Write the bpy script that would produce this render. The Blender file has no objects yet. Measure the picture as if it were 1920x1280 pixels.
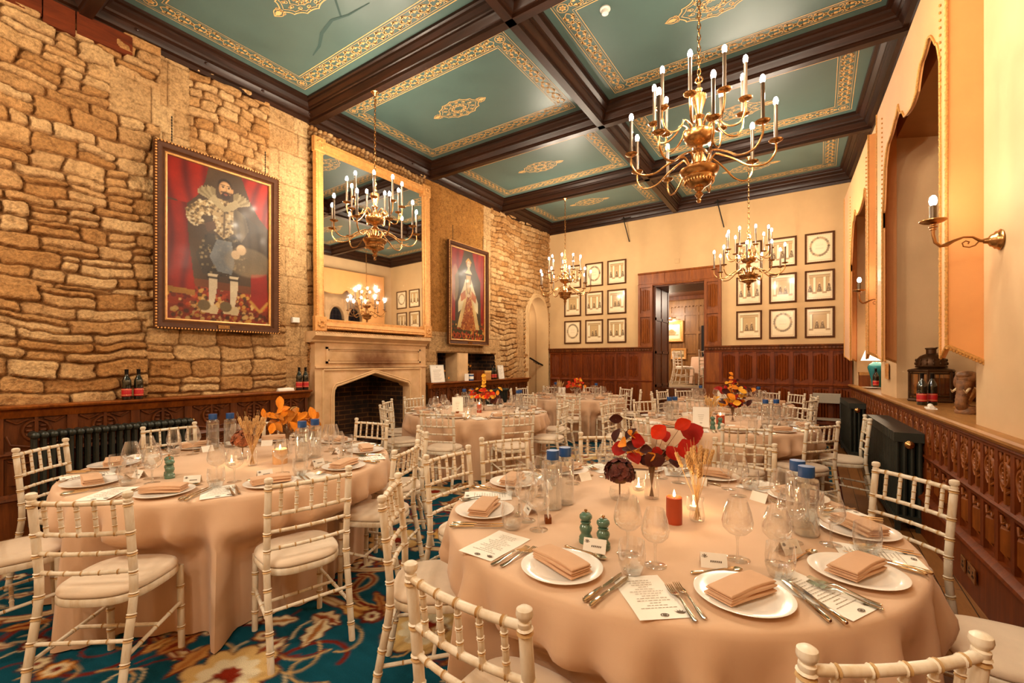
import bpy, math, random
import numpy as np
from mathutils import Vector, Matrix
random.seed(7)
PI = math.pi
SC = bpy.context.scene
COL = SC.collection
def lin(c):
    return c / 12.92 if c <= 0.04045 else ((c + 0.055) / 1.055) ** 2.4
def rgb(h):
    return tuple(lin(int(h[i:i + 2], 16) / 255) for i in (0, 2, 4)) + (1.0,)
def rgb3(h):
    return np.array(rgb(h)[:3])
# ---------------------------------------------------------------- materials
def new_mat(name):
    m = bpy.data.materials.new(name); m.use_nodes = True
    nt = m.node_tree
    return m, nt, nt.nodes['Principled BSDF']
def node(nt, kind, **kw):
    n = nt.nodes.new(kind)
    for k, v in kw.items(): setattr(n, k, v)
    return n
def coords(nt, scale=(1, 1, 1), kind='Object'):
    t = node(nt, 'ShaderNodeTexCoord'); mp = node(nt, 'ShaderNodeMapping')
    mp.inputs['Scale'].default_value = scale
    nt.links.new(t.outputs[kind], mp.inputs['Vector'])
    return mp.outputs['Vector']
def noise(nt, vec, scale, detail=3, rough=0.55, dist=0.0):
    n = node(nt, 'ShaderNodeTexNoise')
    n.inputs['Scale'].default_value = scale; n.inputs['Detail'].default_value = detail
    n.inputs['Roughness'].default_value = rough; n.inputs['Distortion'].default_value = dist
    if vec is not None: nt.links.new(vec, n.inputs['Vector'])
    return n.outputs['Fac']
def ramp(nt, fac, stops):
    r = node(nt, 'ShaderNodeValToRGB'); e = r.color_ramp.elements
    e[0].position, e[0].color = stops[0]; e[1].position, e[1].color = stops[-1]
    for p, c in stops[1:-1]:
        x = e.new(p); x.color = c
    nt.links.new(fac, r.inputs['Fac'])
    return r.outputs['Color']
def bump(nt, b, h, strength=0.3, dist=0.01):
    n = node(nt, 'ShaderNodeBump'); n.inputs['Strength'].default_value = strength; n.inputs['Distance'].default_value = dist
    nt.links.new(h, n.inputs['Height']); nt.links.new(n.outputs['Normal'], b.inputs['Normal'])
def mixc(nt, fac, a, b, mode='MIX'):
    n = node(nt, 'ShaderNodeMix'); n.data_type = 'RGBA'; n.blend_type = mode
    for s, v in ((0, fac), (6, a), (7, b)):
        if hasattr(v, 'is_output') or isinstance(v, bpy.types.NodeSocket): nt.links.new(v, n.inputs[s])
        else: n.inputs[s].default_value = v
    return n.outputs[2]
def simple(name, col, rough=0.5, metal=0.0, var=0.0, nscale=20, bmp=0.0, bscale=60, spec=0.5, sheen=0.0, coat=0.0):
    m, nt, b = new_mat(name)
    c = rgb(col) if isinstance(col, str) else col
    b.inputs['Roughness'].default_value = rough; b.inputs['Metallic'].default_value = metal
    b.inputs['Specular IOR Level'].default_value = spec
    if sheen: b.inputs['Sheen Weight'].default_value = sheen
    if coat: b.inputs['Coat Weight'].default_value = coat
    v = coords(nt)
    f = noise(nt, v, nscale)
    d = tuple(x * (1 - var) for x in c[:3]) + (1,); l = tuple(min(1, x * (1 + var)) for x in c[:3]) + (1,)
    nt.links.new(ramp(nt, f, [(0.3, d), (0.7, l)]), b.inputs['Base Color'])
    if bmp: bump(nt, b, noise(nt, v, bscale, 4), bmp, 0.004)
    return m
def wood(name, dark, light, axis='z', rough=0.4, scale=6, coat=0.0):
    m, nt, b = new_mat(name)
    s = {'x': (0.12, 1, 1), 'y': (1, 0.12, 1), 'z': (1, 1, 0.12)}[axis]
    v = coords(nt, s)
    f = noise(nt, v, scale * 3, 6, 0.65, 0.6); g = noise(nt, v, scale * 14, 3, 0.6)
    c = ramp(nt, f, [(0.25, rgb(dark)), (0.75, rgb(light))])
    c = mixc(nt, 0.35, c, ramp(nt, g, [(0.3, (0.25, 0.2, 0.15, 1)), (0.7, (1, 1, 1, 1))]), 'MULTIPLY')
    nt.links.new(c, b.inputs['Base Color']); b.inputs['Roughness'].default_value = rough; b.inputs['Specular IOR Level'].default_value = 0.22
    b.inputs['Coat Weight'].default_value = coat; b.inputs['Coat Roughness'].default_value = 0.25
    bump(nt, b, g, 0.15, 0.003)
    return m
def vcol(name, rough=0.6, attr='Col', nscale=120, amt=0.25, bmp=0.2, bdist=0.003, spec=0.3, coat=0.0, second=0):
    m, nt, b = new_mat(name)
    a = node(nt, 'ShaderNodeAttribute'); a.attribute_name = attr
    v = coords(nt); f = noise(nt, v, nscale, 4, 0.6)
    k = ramp(nt, f, [(0.25, (1 - amt,) * 3 + (1,)), (0.75, (1 + amt * 0.3,) * 3 + (1,))])
    cc = mixc(nt, 1.0, a.outputs['Color'], k, 'MULTIPLY')
    if second:
        f2 = noise(nt, v, second, 5, .7, .4); k2 = ramp(nt, f2, [(0.34, (.42, .36, .3, 1)), (0.5, (1, 1, 1, 1)), (.72, (1.22, 1.2, 1.14, 1))])
        cc = mixc(nt, .6, cc, k2, 'MULTIPLY')
    nt.links.new(cc, b.inputs['Base Color'])
    b.inputs['Roughness'].default_value = rough; b.inputs['Specular IOR Level'].default_value = spec
    b.inputs['Coat Weight'].default_value = coat; b.inputs['Coat Roughness'].default_value = 0.12
    if bmp: bump(nt, b, f, bmp, bdist)
    return m
def glass(name, tint=(1, 1, 1), edge=0.55, base=0.03):
    # thin blown glass: clear through the middle, brighter reflections towards the rims
    m = bpy.data.materials.new(name); m.use_nodes = True; nt = m.node_tree
    for n in list(nt.nodes): nt.nodes.remove(n)
    o = node(nt, 'ShaderNodeOutputMaterial'); t = node(nt, 'ShaderNodeBsdfTransparent'); g = node(nt, 'ShaderNodeBsdfGlossy')
    t.inputs['Color'].default_value = tint + (1,)
    g.inputs['Roughness'].default_value = 0.05; g.inputs['Color'].default_value = (1, 1, 1, 1)
    lw = node(nt, 'ShaderNodeLayerWeight'); lw.inputs['Blend'].default_value = 0.36
    mr = node(nt, 'ShaderNodeMapRange'); mr.inputs['To Min'].default_value = base; mr.inputs['To Max'].default_value = edge
    nt.links.new(lw.outputs['Facing'], mr.inputs['Value'])
    d = node(nt, 'ShaderNodeBsdfTranslucent'); d.inputs['Color'].default_value = (1, 1, 1, 1); gd = node(nt, 'ShaderNodeMixShader'); gd.inputs[0].default_value = .14
    nt.links.new(g.outputs[0], gd.inputs[1]); nt.links.new(d.outputs[0], gd.inputs[2])
    x = node(nt, 'ShaderNodeMixShader')
    nt.links.new(mr.outputs['Result'], x.inputs[0]); nt.links.new(t.outputs[0], x.inputs[1]); nt.links.new(gd.outputs[0], x.inputs[2])
    nt.links.new(x.outputs[0], o.inputs['Surface'])
    return m
def emit(name, col, strength):
    m = bpy.data.materials.new(name); m.use_nodes = True; nt = m.node_tree
    for n in list(nt.nodes): nt.nodes.remove(n)
    o = node(nt, 'ShaderNodeOutputMaterial'); e = node(nt, 'ShaderNodeEmission')
    e.inputs['Color'].default_value = col; e.inputs['Strength'].default_value = strength
    nt.links.new(e.outputs[0], o.inputs['Surface'])
    return m
# ---------------------------------------------------------------- mesh building
class MB:
    def __init__(s, xf=None):
        s.v = []; s.f = []; s.m = []; s.xf = xf
    def add(s, vs, fs, m=0):
        b = len(s.v)
        if s.xf: vs = [s.xf(*p) for p in vs]
        s.v.extend([tuple(p) for p in vs])
        for f in fs:
            s.f.append([i + b for i in f]); s.m.append(m)
        return s
    def box(s, x0, y0, z0, x1, y1, z1, m=0):
        vs = [(x, y, z) for z in (z0, z1) for y in (y0, y1) for x in (x0, x1)]
        return s.add(vs, [(0, 2, 3, 1), (4, 5, 7, 6), (0, 1, 5, 4), (2, 6, 7, 3), (0, 4, 6, 2), (1, 3, 7, 5)], m)
    def bbox(s, x0, y0, z0, x1, y1, z1, c, m=0):   # box with chamfered z-corners and edges towards the y0 face
        vs = [(x0, y1, z0), (x1, y1, z0), (x1, y1, z1), (x0, y1, z1), (x0, y0 + c, z0), (x1, y0 + c, z0), (x1, y0 + c, z1), (x0, y0 + c, z1),
              (x0 + c, y0, z0 + c), (x1 - c, y0, z0 + c), (x1 - c, y0, z1 - c), (x0 + c, y0, z1 - c)]
        return s.add(vs, [(3, 2, 1, 0), (0, 1, 5, 4), (1, 2, 6, 5), (2, 3, 7, 6), (3, 0, 4, 7), (4, 5, 9, 8), (5, 6, 10, 9), (6, 7, 11, 10), (7, 4, 8, 11), (8, 9, 10, 11)], m)
    def tube(s, pts, r, n=8, m=0, cap=True, closed=False):
        pts = [Vector(p) for p in pts]; k = len(pts)
        rs = r if isinstance(r, (list, tuple)) else [r] * k
        vs = []; up = None
        for i, p in enumerate(pts):
            if closed: t = (pts[(i + 1) % k] - pts[i - 1])
            else: t = pts[min(i + 1, k - 1)] - pts[max(i - 1, 0)]
            t = t.normalized() if t.length > 1e-9 else Vector((0, 0, 1))
            if up is None:
                up = Vector((0, 0, 1)) if abs(t.z) < 0.9 else Vector((1, 0, 0))
            a = up - t * up.dot(t)
            if a.length < 1e-6: a = t.orthogonal()
            a.normalize(); b = t.cross(a); up = a
            for j in range(n):
                w = 2 * PI * j / n
                vs.append(p + a * (rs[i] * math.cos(w)) + b * (rs[i] * math.sin(w)))
        fs = []
        for i in range(k if closed else k - 1):
            for j in range(n):
                q = (i + 1) % k
                fs.append((i * n + j, i * n + (j + 1) % n, q * n + (j + 1) % n, q * n + j))
        if cap and not closed:
            fs.append(tuple(range(n))[::-1]); fs.append(tuple((k - 1) * n + j for j in range(n)))
        return s.add(vs, fs, m)
    def lathe(s, prof, n=24, m=0, at=(0, 0, 0), M=None, cap=False):
        vs = []; fs = []
        for (r, z) in prof:
            for j in range(n):
                w = 2 * PI * j / n
                p = Vector((r * math.cos(w), r * math.sin(w), z))
                if M is not None: p = M @ p
                vs.append(p + Vector(at))
        k = len(prof)
        for i in range(k - 1):
            for j in range(n):
                fs.append((i * n + j, i * n + (j + 1) % n, (i + 1) * n + (j + 1) % n, (i + 1) * n + j))
        if cap:
            fs.append(tuple(range(n))[::-1]); fs.append(tuple((k - 1) * n + j for j in range(n)))
        return s.add(vs, fs, m)
    def prism(s, poly, z0, z1, m=0):   # poly in xy
        k = len(poly)
        vs = [(x, y, z0) for x, y in poly] + [(x, y, z1) for x, y in poly]
        fs = [tuple(range(k))[::-1], tuple(range(k, 2 * k))] + [(i, (i + 1) % k, k + (i + 1) % k, k + i) for i in range(k)]
        return s.add(vs, fs, m)
    def prism_xz(s, poly, y0, y1, m=0):
        k = len(poly)
        vs = [(x, y0, z) for x, z in poly] + [(x, y1, z) for x, z in poly]
        fs = [tuple(range(k)), tuple(range(k, 2 * k))[::-1]] + [(i, (i + 1) % k, k + (i + 1) % k, k + i) for i in range(k)]
        return s.add(vs, fs, m)
    def ell(s, c, r, n=10, k=6, m=0, M=None):
        return s.lathe([(math.cos(a) * 1.0, math.sin(a)) for a in [(-PI / 2 + 0.001) + i * (PI - 0.002) / k for i in range(k + 1)]], n, m, c,
                       (M if M is not None else Matrix.Identity(3)) @ Matrix.Diagonal(r))
    def sweep(s, prof, path, m=0):      # prof: (out, z) pairs carried along path points given as (pos, outdir)
        vs = []; n = len(prof)
        for p, o in path:
            p = Vector(p); o = Vector(o)
            for a, z in prof: vs.append(p + o * a + Vector((0, 0, z)))
        fs = [(i * n + j, i * n + j + 1, (i + 1) * n + j + 1, (i + 1) * n + j) for i in range(len(path) - 1) for j in range(n - 1)]
        return s.add(vs, fs, m)
    def ribbon(s, pts, w, z=0.0, m=0, closed=False):   # flat painted line in xy
        k = len(pts); vs = []
        for i in range(k):
            a = pts[i - 1] if (closed or i > 0) else pts[i]; b = pts[(i + 1) % k] if (closed or i < k - 1) else pts[i]
            dx, dy = b[0] - a[0], b[1] - a[1]; l = math.hypot(dx, dy) or 1
            ww = w[i] if isinstance(w, (list, tuple)) else w
            nx, ny = -dy / l * ww / 2, dx / l * ww / 2
            vs += [(pts[i][0] + nx, pts[i][1] + ny, z), (pts[i][0] - nx, pts[i][1] - ny, z)]
        fs = [(2 * i, 2 * i + 1, 2 * ((i + 1) % k) + 1, 2 * ((i + 1) % k)) for i in range(k if closed else k - 1)]
        return s.add(vs, fs, m)
    def mesh(s, name, mats, smooth=40):
        me = bpy.data.meshes.new(name)
        me.from_pydata(s.v, [], s.f); me.update()
        mats = mats if isinstance(mats, (list, tuple)) else [mats]
        for x in mats: me.materials.append(x)
        if len(mats) > 1: me.polygons.foreach_set('material_index', s.m)
        if smooth:
            me.polygons.foreach_set('use_smooth', [True] * len(me.polygons))
            me.set_sharp_from_angle(angle=math.radians(smooth))
        return me
    def build(s, name, mats, parent=None, smooth=40):
        return link(name, s.mesh(name, mats, smooth), parent)
def link(name, data, parent=None):
    o = bpy.data.objects.new(name, data); COL.objects.link(o)
    if parent is not None: o.parent = parent
    return o
def tag(o, label=None, cat=None, group=None, kind=None):
    if label: o['label'] = label
    if cat: o['category'] = cat
    if group: o['group'] = group
    if kind: o['kind'] = kind
    return o
def thing(name, label, cat, loc=(0, 0, 0), rz=0.0, group=None):
    o = bpy.data.objects.new(name, None); COL.objects.link(o)
    o.empty_display_size = 0.05
    o.location = loc; o.rotation_euler = (0, 0, rz)
    return tag(o, label, cat, group)
def struct(o): return tag(o, kind='structure')
KIDS = {}
def kids(o):
    if o not in KIDS: KIDS[o] = list(o.children)
    return KIDS[o]
def dup(o, parent=None):
    c = o.copy(); COL.objects.link(c)
    if parent is not None: c.parent = parent
    for ch in kids(o): dup(ch, c)
    return c
class Proto:
    """first call hands out the original, later calls copies of it and of its parts"""
    def __init__(s, root): s.root = root; s.used = False
    def put(s, loc, rz=0.0, label=None, group=None, scale=None, rot=None):
        if s.used: o = dup(s.root)
        else: o = s.root; s.used = True; kids(o); [kids(c) for c in kids(o)]
        o.location = loc; o.rotation_euler = rot if rot else (0, 0, rz)
        if scale: o.scale = scale if isinstance(scale, tuple) else (scale,) * 3
        if label: o['label'] = label
        if group: o['group'] = group
        return o
def grid_mesh(name, V, nx, ny, mats, colors=None, keep=None, smooth=True, attr='Col'):
    """V: (ny*nx,3) numpy; quads between neighbours, keep: bool mask over the (ny-1)*(nx-1) cells"""
    i = np.arange((ny - 1) * (nx - 1)); r = i // (nx - 1); c = i % (nx - 1)
    a = r * nx + c
    q = np.stack([a, a + 1, a + nx + 1, a + nx], 1)
    if keep is not None: q = q[keep]
    used = np.zeros(nx * ny, bool); used[q.ravel()] = True
    idx = np.cumsum(used) - 1
    V = V[used]; q = idx[q]
    me = bpy.data.meshes.new(name); n = len(q)
    me.vertices.add(len(V)); me.vertices.foreach_set('co', V.astype(np.float32).ravel())
    me.loops.add(4 * n); me.loops.foreach_set('vertex_index', q.astype(np.int32).ravel())
    me.polygons.add(n); me.polygons.foreach_set('loop_start', (np.arange(n) * 4).astype(np.int32))
    me.update(calc_edges=True)
    if smooth: me.polygons.foreach_set('use_smooth', np.ones(n, bool))
    for m in (mats if isinstance(mats, (list, tuple)) else [mats]): me.materials.append(m)
    if colors is not None:
        at = me.color_attributes.new(attr, 'FLOAT_COLOR', 'POINT')
        cc = np.ones((len(V), 4), np.float32); cc[:, :3] = colors[used]
        at.data.foreach_set('color', cc.ravel())
    me.validate()
    return me
def vnoise(x, y, seed=0):
    """smooth value noise on arrays"""
    def h(i, j):
        n = (i * 374761393 + j * 668265263 + seed * 1274126177) & 0x7fffffff
        n = ((n ^ (n >> 13)) * 1274126177) & 0x7fffffff
        return ((n ^ (n >> 16)) & 0xffff) / 65535.0
    xi = np.floor(x).astype(np.int64); yi = np.floor(y).astype(np.int64)
    fx = x - xi; fy = y - yi
    fx = fx * fx * (3 - 2 * fx); fy = fy * fy * (3 - 2 * fy)
    return (h(xi, yi) * (1 - fx) + h(xi + 1, yi) * fx) * (1 - fy) + (h(xi, yi + 1) * (1 - fx) + h(xi + 1, yi + 1) * fx) * fy
def fbm(x, y, seed=0, o=3):
    s = 0; a = 0.5
    for k in range(o):
        s = s + a * vnoise(x * 2 ** k, y * 2 ** k, seed + k); a /= 2
    return s
def WR(y): return 0.52 + 0.055 * (10.1 - y)     # plaster face of the window wall
# ================================================================ materials
M = {}
M['oak_floor'] = wood('oak_floor', '5e3a1c', 'a06a34', 'y', 0.45, 3)
M['dark_oak'] = wood('dark_oak', '44200b', '7e4217', 'z', 0.45, 4, 0.08)
M['beam_x'] = wood('beam_oak', '180c05', '3a1d0d', 'x', 0.4, 4, 0.12)
M['beam_y'] = wood('cornice_oak', '180c05', '3a1d0d', 'y', 0.4, 4, 0.12)
M['red_oak'] = wood('red_oak', '521e04', '843c0d', 'z', 0.46, 4, 0.05)
M['gold_oak'] = wood('golden_oak', '622d07', '9c551b', 'z', 0.45, 4, 0.06)
M['sill_oak'] = wood('sill_oak', '94602c', 'c89050', 'y', 0.4, 4, 0.1)
M['brown_panel'] = wood('brown_panelling', '6b4420', '9c6c38', 'z', 0.4, 4, 0.2)
M['plaster'] = simple('cream_plaster', 'c4a070', 0.75, var=0.05, nscale=2.5, bmp=0.05, bscale=40)
M['reveal'] = simple('warm_plaster', 'cfac80', 0.75, var=0.06, nscale=2.5, bmp=0.05, bscale=40)
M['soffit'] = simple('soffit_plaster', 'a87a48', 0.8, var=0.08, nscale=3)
M['teal_ceiling'] = simple('teal_ceiling_paint', '4a615b', 0.36, var=0.07, nscale=1.6, spec=0.4)
M['gold_paint'] = simple('gold_paint', 'dcae6c', 0.5, var=0.15, nscale=60)
M['crack'] = simple('dark_crack', '2f4a45', 0.8)
M['stone'] = vcol('golden_stone', 0.9, nscale=45, amt=0.45, bmp=0.8, bdist=0.02, spec=0.12, second=17)
M['ashlar'] = simple('pale_limestone', 'd0aa7c', 0.85, var=0.14, nscale=5, bmp=0.35, bscale=30)
def soot_stone():
    m, nt, b = new_mat('sooty_limestone')
    v = coords(nt); f = noise(nt, v, 5, 4); base = ramp(nt, f, [(0.3, rgb('c09868')), (0.7, rgb('dab286'))])
    g = node(nt, 'ShaderNodeTexGradient'); g.gradient_type = 'SPHERICAL'
    mp = node(nt, 'ShaderNodeMapping'); t = node(nt, 'ShaderNodeTexCoord')
    mp.inputs['Location'].default_value = (0, -4.6 / 0.75, -1.5 / 0.33); mp.inputs['Scale'].default_value = (0.001, 1 / 0.75, 1 / 0.33)
    nt.links.new(t.outputs['Object'], mp.inputs['Vector']); nt.links.new(mp.outputs['Vector'], g.inputs['Vector'])
    n2 = noise(nt, v, 3, 4); mu = node(nt, 'ShaderNodeMath'); mu.operation = 'MULTIPLY'
    nt.links.new(g.outputs['Fac'], mu.inputs[0]); nt.links.new(n2, mu.inputs[1])
    s = ramp(nt, mu.outputs[0], [(0.05, (0, 0, 0, 1)), (0.38, (0.95, 0.95, 0.95, 1))])
    nt.links.new(mixc(nt, s, base, rgb('6b3d14')), b.inputs['Base Color'])
    b.inputs['Roughness'].default_value = 0.85; bump(nt, b, noise(nt, v, 30, 4), 0.3, 0.005)
    return m
M['soot'] = soot_stone()
def bricks():
    m, nt, b = new_mat('sooty_brick')
    t = node(nt, 'ShaderNodeTexCoord'); sx = node(nt, 'ShaderNodeSeparateXYZ'); cx = node(nt, 'ShaderNodeCombineXYZ'); ad = node(nt, 'ShaderNodeMath')
    nt.links.new(t.outputs['Object'], sx.inputs[0]); nt.links.new(sx.outputs['X'], ad.inputs[0]); nt.links.new(sx.outputs['Y'], ad.inputs[1])
    nt.links.new(ad.outputs[0], cx.inputs['X']); nt.links.new(sx.outputs['Z'], cx.inputs['Y'])
    k = node(nt, 'ShaderNodeTexBrick'); nt.links.new(cx.outputs[0], k.inputs['Vector'])
    k.inputs['Color1'].default_value = rgb('24140a'); k.inputs['Color2'].default_value = rgb('4a2a12'); k.inputs['Mortar'].default_value = rgb('7a5228')
    k.inputs['Scale'].default_value = 1; k.inputs['Brick Width'].default_value = 0.23; k.inputs['Row Height'].default_value = 0.075; k.inputs['Mortar Size'].default_value = 0.009
    v = coords(nt); f = ramp(nt, noise(nt, v, 3, 4), [(0.35, (0.12, 0.11, 0.1, 1)), (0.65, (1, 1, 1, 1))])
    nt.links.new(mixc(nt, 1.0, k.outputs['Color'], f, 'MULTIPLY'), b.inputs['Base Color']); b.inputs['Roughness'].default_value = 0.9
    return m
M['brick'] = bricks()
M['soot_black'] = simple('soot_black', '0f0b08', 0.95)
M['gilt'] = simple('gilt_frame', 'cf9350', 0.42, 0.25, var=0.18, nscale=25, bmp=0.2, bscale=120)
M['brass'] = simple('antique_brass', 'bb8d58', 0.27, 1.0, var=0.12, nscale=30)
M['dark_brass'] = simple('dull_brass', '99683a', 0.33, 0.9, var=0.15, nscale=30)
M['bronze_tube'] = simple('bronze_candle_tube', '5a4a3a', 0.3, 0.6)
M['candle_tube'] = simple('ivory_candle_tube', 'e8dcc4', 0.4)
M['bulb'] = emit('lit_bulb', (1.0, 0.86, 0.66, 1), 80.0)
M['flame'] = emit('candle_flame', (1.0, 0.72, 0.35, 1), 30.0)
M['black_frame'] = simple('dark_frame', '4a2a14', 0.55, var=0.15, spec=0.12)
M['iron'] = simple('black_iron', '17120d', 0.45, 0.4)
M['rad_black'] = simple('radiator_enamel', '2c2f28', 0.38, 0.25, var=0.12, nscale=12)
M['fabric'] = simple('peach_silk', 'dd9a58', 0.6, var=0.05, nscale=4, sheen=0.3, bmp=0.08, bscale=160)
M['fabric_dark'] = simple('brown_lining', '8a4c18', 0.7, var=0.05)
M['fringe'] = simple('gold_braid', 'c08a44', 0.7, var=0.35, nscale=90, bmp=0.5, bscale=150)
M['white_plastic'] = simple('white_plastic', 'e9e4da', 0.4)
M['mirror'] = None
m_, nt_, b_ = new_mat('mirror_glass'); b_.inputs['Metallic'].default_value = 1; b_.inputs['Roughness'].default_value = 0.02; b_.inputs['Base Color'].default_value = (0.86, 0.86, 0.84, 1); M['mirror'] = m_
M['art'] = vcol('oil_paint', 0.42, nscale=60, amt=0.18, bmp=0.08, coat=0.04, spec=.25)
M['print'] = vcol('engraving_paper', 0.5, nscale=90, amt=0.06, bmp=0.0, coat=0.35)
M['carpet'] = vcol('carpet_wool', 0.95, nscale=260, amt=0.38, bmp=0.6, bdist=0.006, spec=0.05)
M['night'] = simple('dark_window_glass', '141a22', 0.06, spec=0.6)
M['lead'] = simple('lead_came', '3a352e', 0.5, 0.6)
# ================================================================ camera
cam = bpy.data.cameras.new('camera'); co = bpy.data.objects.new('camera', cam); COL.objects.link(co)
co.location = (0, 0, 1.48); co.rotation_euler = (PI / 2, 0, math.atan2(575, 848))
cam.sensor_width = 36; cam.lens = 848 / 1920 * 36; cam.shift_y = 37 / 1920; cam.clip_start = 0.02
SC.camera = co
# ================================================================ floor, ceiling, plaster walls
Y0 = -3.4; YB = 10.17; XL = -5.75; ZC = 4.95
m_, nt_, b_ = new_mat('oak_boards')
v_ = coords(nt_); k_ = node(nt_, 'ShaderNodeTexBrick'); mp_ = node(nt_, 'ShaderNodeMapping'); mp_.inputs['Rotation'].default_value = (0, 0, PI / 2)
nt_.links.new(v_, mp_.inputs['Vector']); nt_.links.new(mp_.outputs[0], k_.inputs['Vector'])
k_.inputs['Scale'].default_value = 1; k_.inputs['Brick Width'].default_value = 0.9; k_.inputs['Row Height'].default_value = 0.11; k_.inputs['Mortar Size'].default_value = 0.003
k_.inputs['Color1'].default_value = rgb('7a4c22'); k_.inputs['Color2'].default_value = rgb('a46c36'); k_.inputs['Mortar'].default_value = rgb('2c180a')
g_ = noise(nt_, coords(nt_, (18, 1.2, 1)), 6, 5, 0.7)
nt_.links.new(mixc(nt_, 0.5, k_.outputs['Color'], ramp(nt_, g_, [(0.3, (0.35, 0.3, 0.25, 1)), (0.7, (1, 1, 1, 1))]), 'MULTIPLY'), b_.inputs['Base Color'])
b_.inputs['Roughness'].default_value = 0.38; bump(nt_, b_, g_, 0.15, 0.003); M['boards'] = m_
b = MB(); b.box(-6.6, Y0, -0.12, 1.5, 10.2, 0.0); struct(b.build('floor', M['boards'], smooth=0))
b = MB(); b.box(-6.0, Y0, ZC, 1.6, 10.4, ZC + 0.15); ceil = struct(b.build('ceiling', M['teal_ceiling'], smooth=0))
# entrance end of the hall, behind the camera
b = MB(); b.box(-6.0, Y0 - 0.15, -0.1, 1.9, Y0, ZC); struct(b.build('wall_front', M['plaster'], smooth=0))
# back wall with the doorway cut out
DX0, DX1, DZ = -3.06, -1.98, 3.158
b = MB()
b.box(-6.6, YB, -0.1, DX0, YB + 0.35, ZC); b.box(DX1, YB, -0.1, 1.0, YB + 0.35, ZC); b.box(DX0, YB, DZ, DX1, YB + 0.35, ZC)
struct(b.build('wall_back', M['plaster'], smooth=0))
# window wall: piers, heads and deep bays with sloping soffits
BAYS = [(4.13, 6.55), (7.47, 9.7)]
def wx(d, y, z): return (WR(y) + d, y, z)
b = MB(wx); DP = 0.62; ZH = 3.95; TH = 0.95
segs = [(Y0, BAYS[0][0]), (BAYS[0][1], BAYS[1][0]), (BAYS[1][1], YB)]
for y0, y1 in segs: b.box(0, y0, 1.0, TH, y1, ZC)
for y0, y1 in BAYS:
    b.box(0, y0, ZH + 0.25, TH, y1, ZC)
b.box(0, Y0, -0.1, TH, YB, 1.03)
struct(b.build('wall_right', M['reveal'], smooth=0))
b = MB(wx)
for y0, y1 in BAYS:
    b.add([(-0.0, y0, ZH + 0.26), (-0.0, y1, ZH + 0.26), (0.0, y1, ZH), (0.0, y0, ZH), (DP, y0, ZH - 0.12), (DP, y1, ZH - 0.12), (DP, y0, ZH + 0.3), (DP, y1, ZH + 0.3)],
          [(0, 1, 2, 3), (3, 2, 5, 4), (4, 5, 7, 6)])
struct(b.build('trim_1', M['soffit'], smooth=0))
# gothic stone windows at the back of the bays
for wi, (y0, y1) in enumerate(BAYS):
    yc = (y0 + y1) / 2; n = 3; w = (y1 - y0 - 0.3) / n
    b = MB(wx); zs, zb = 2.95, 1.75
    b.box(DP, y0, 1.03, DP + 0.14, y1, zb); b.box(DP, y0, zb, DP + 0.14, y0 + 0.15, 4.3); b.box(DP, y1 - 0.15, zb, DP + 0.14, y1, 4.3)
    for i in range(n):
        a = y0 + 0.15 + i * w; hw = w / 2 - 0.07
        c0 = a + w / 2
        if i: b.box(DP - 0.03, a - 0.07, zb, DP + 0.14, a + 0.07, 3.6)
        N = 10
        arc = [(c0 + hw * math.cos(t), zs + hw * 1.5 * math.sin(t)) for t in [PI * k / N for k in range(N + 1)]]
        for k in range(N):
            (ya, za), (yb, zb2) = arc[k], arc[k + 1]
            b.add([(DP, ya, za), (DP, yb, zb2), (DP, yb, 4.3), (DP, ya, 4.3), (DP + 0.14, ya, za), (DP + 0.14, yb, zb2)], [(0, 1, 2, 3), (0, 4, 5, 1)])
        for s_ in (-1, 1):
            b.box(DP, c0 + s_ * hw if s_ > 0 else a, zb, DP + 0.14, a + w if s_ > 0 else c0 - hw, 4.3)
        b.tube([(DP - 0.015, c0 + (hw + 0.02) * math.cos(t), zs + (hw + 0.02) * 1.5 * math.sin(t)) for t in [PI * k / 14 for k in range(15)]], 0.028, 8)
    fr = struct(b.build('window_%d' % (wi + 1), M['ashlar'], smooth=30))
    b = MB(wx); b.box(DP + 0.09, y0 + 0.02, 1.6, DP + 0.1, y1 - 0.02, 4.28); b.build('window_glass', M['night'], fr, smooth=0)
    b = MB(wx)
    yy = y0 + 0.2
    while yy < y1 - 0.2:
        b.tube([(DP + 0.085, yy, 1.75), (DP + 0.085, yy, 3.7)], 0.006, 5); yy += 0.12
    for k in range(13): b.tube([(DP + 0.085, y0 + 0.15, 1.8 + k * 0.16), (DP + 0.085, y1 - 0.15, 1.8 + k * 0.16)], 0.006, 5)
    b.build('lead_came', M['lead'], fr)
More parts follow.
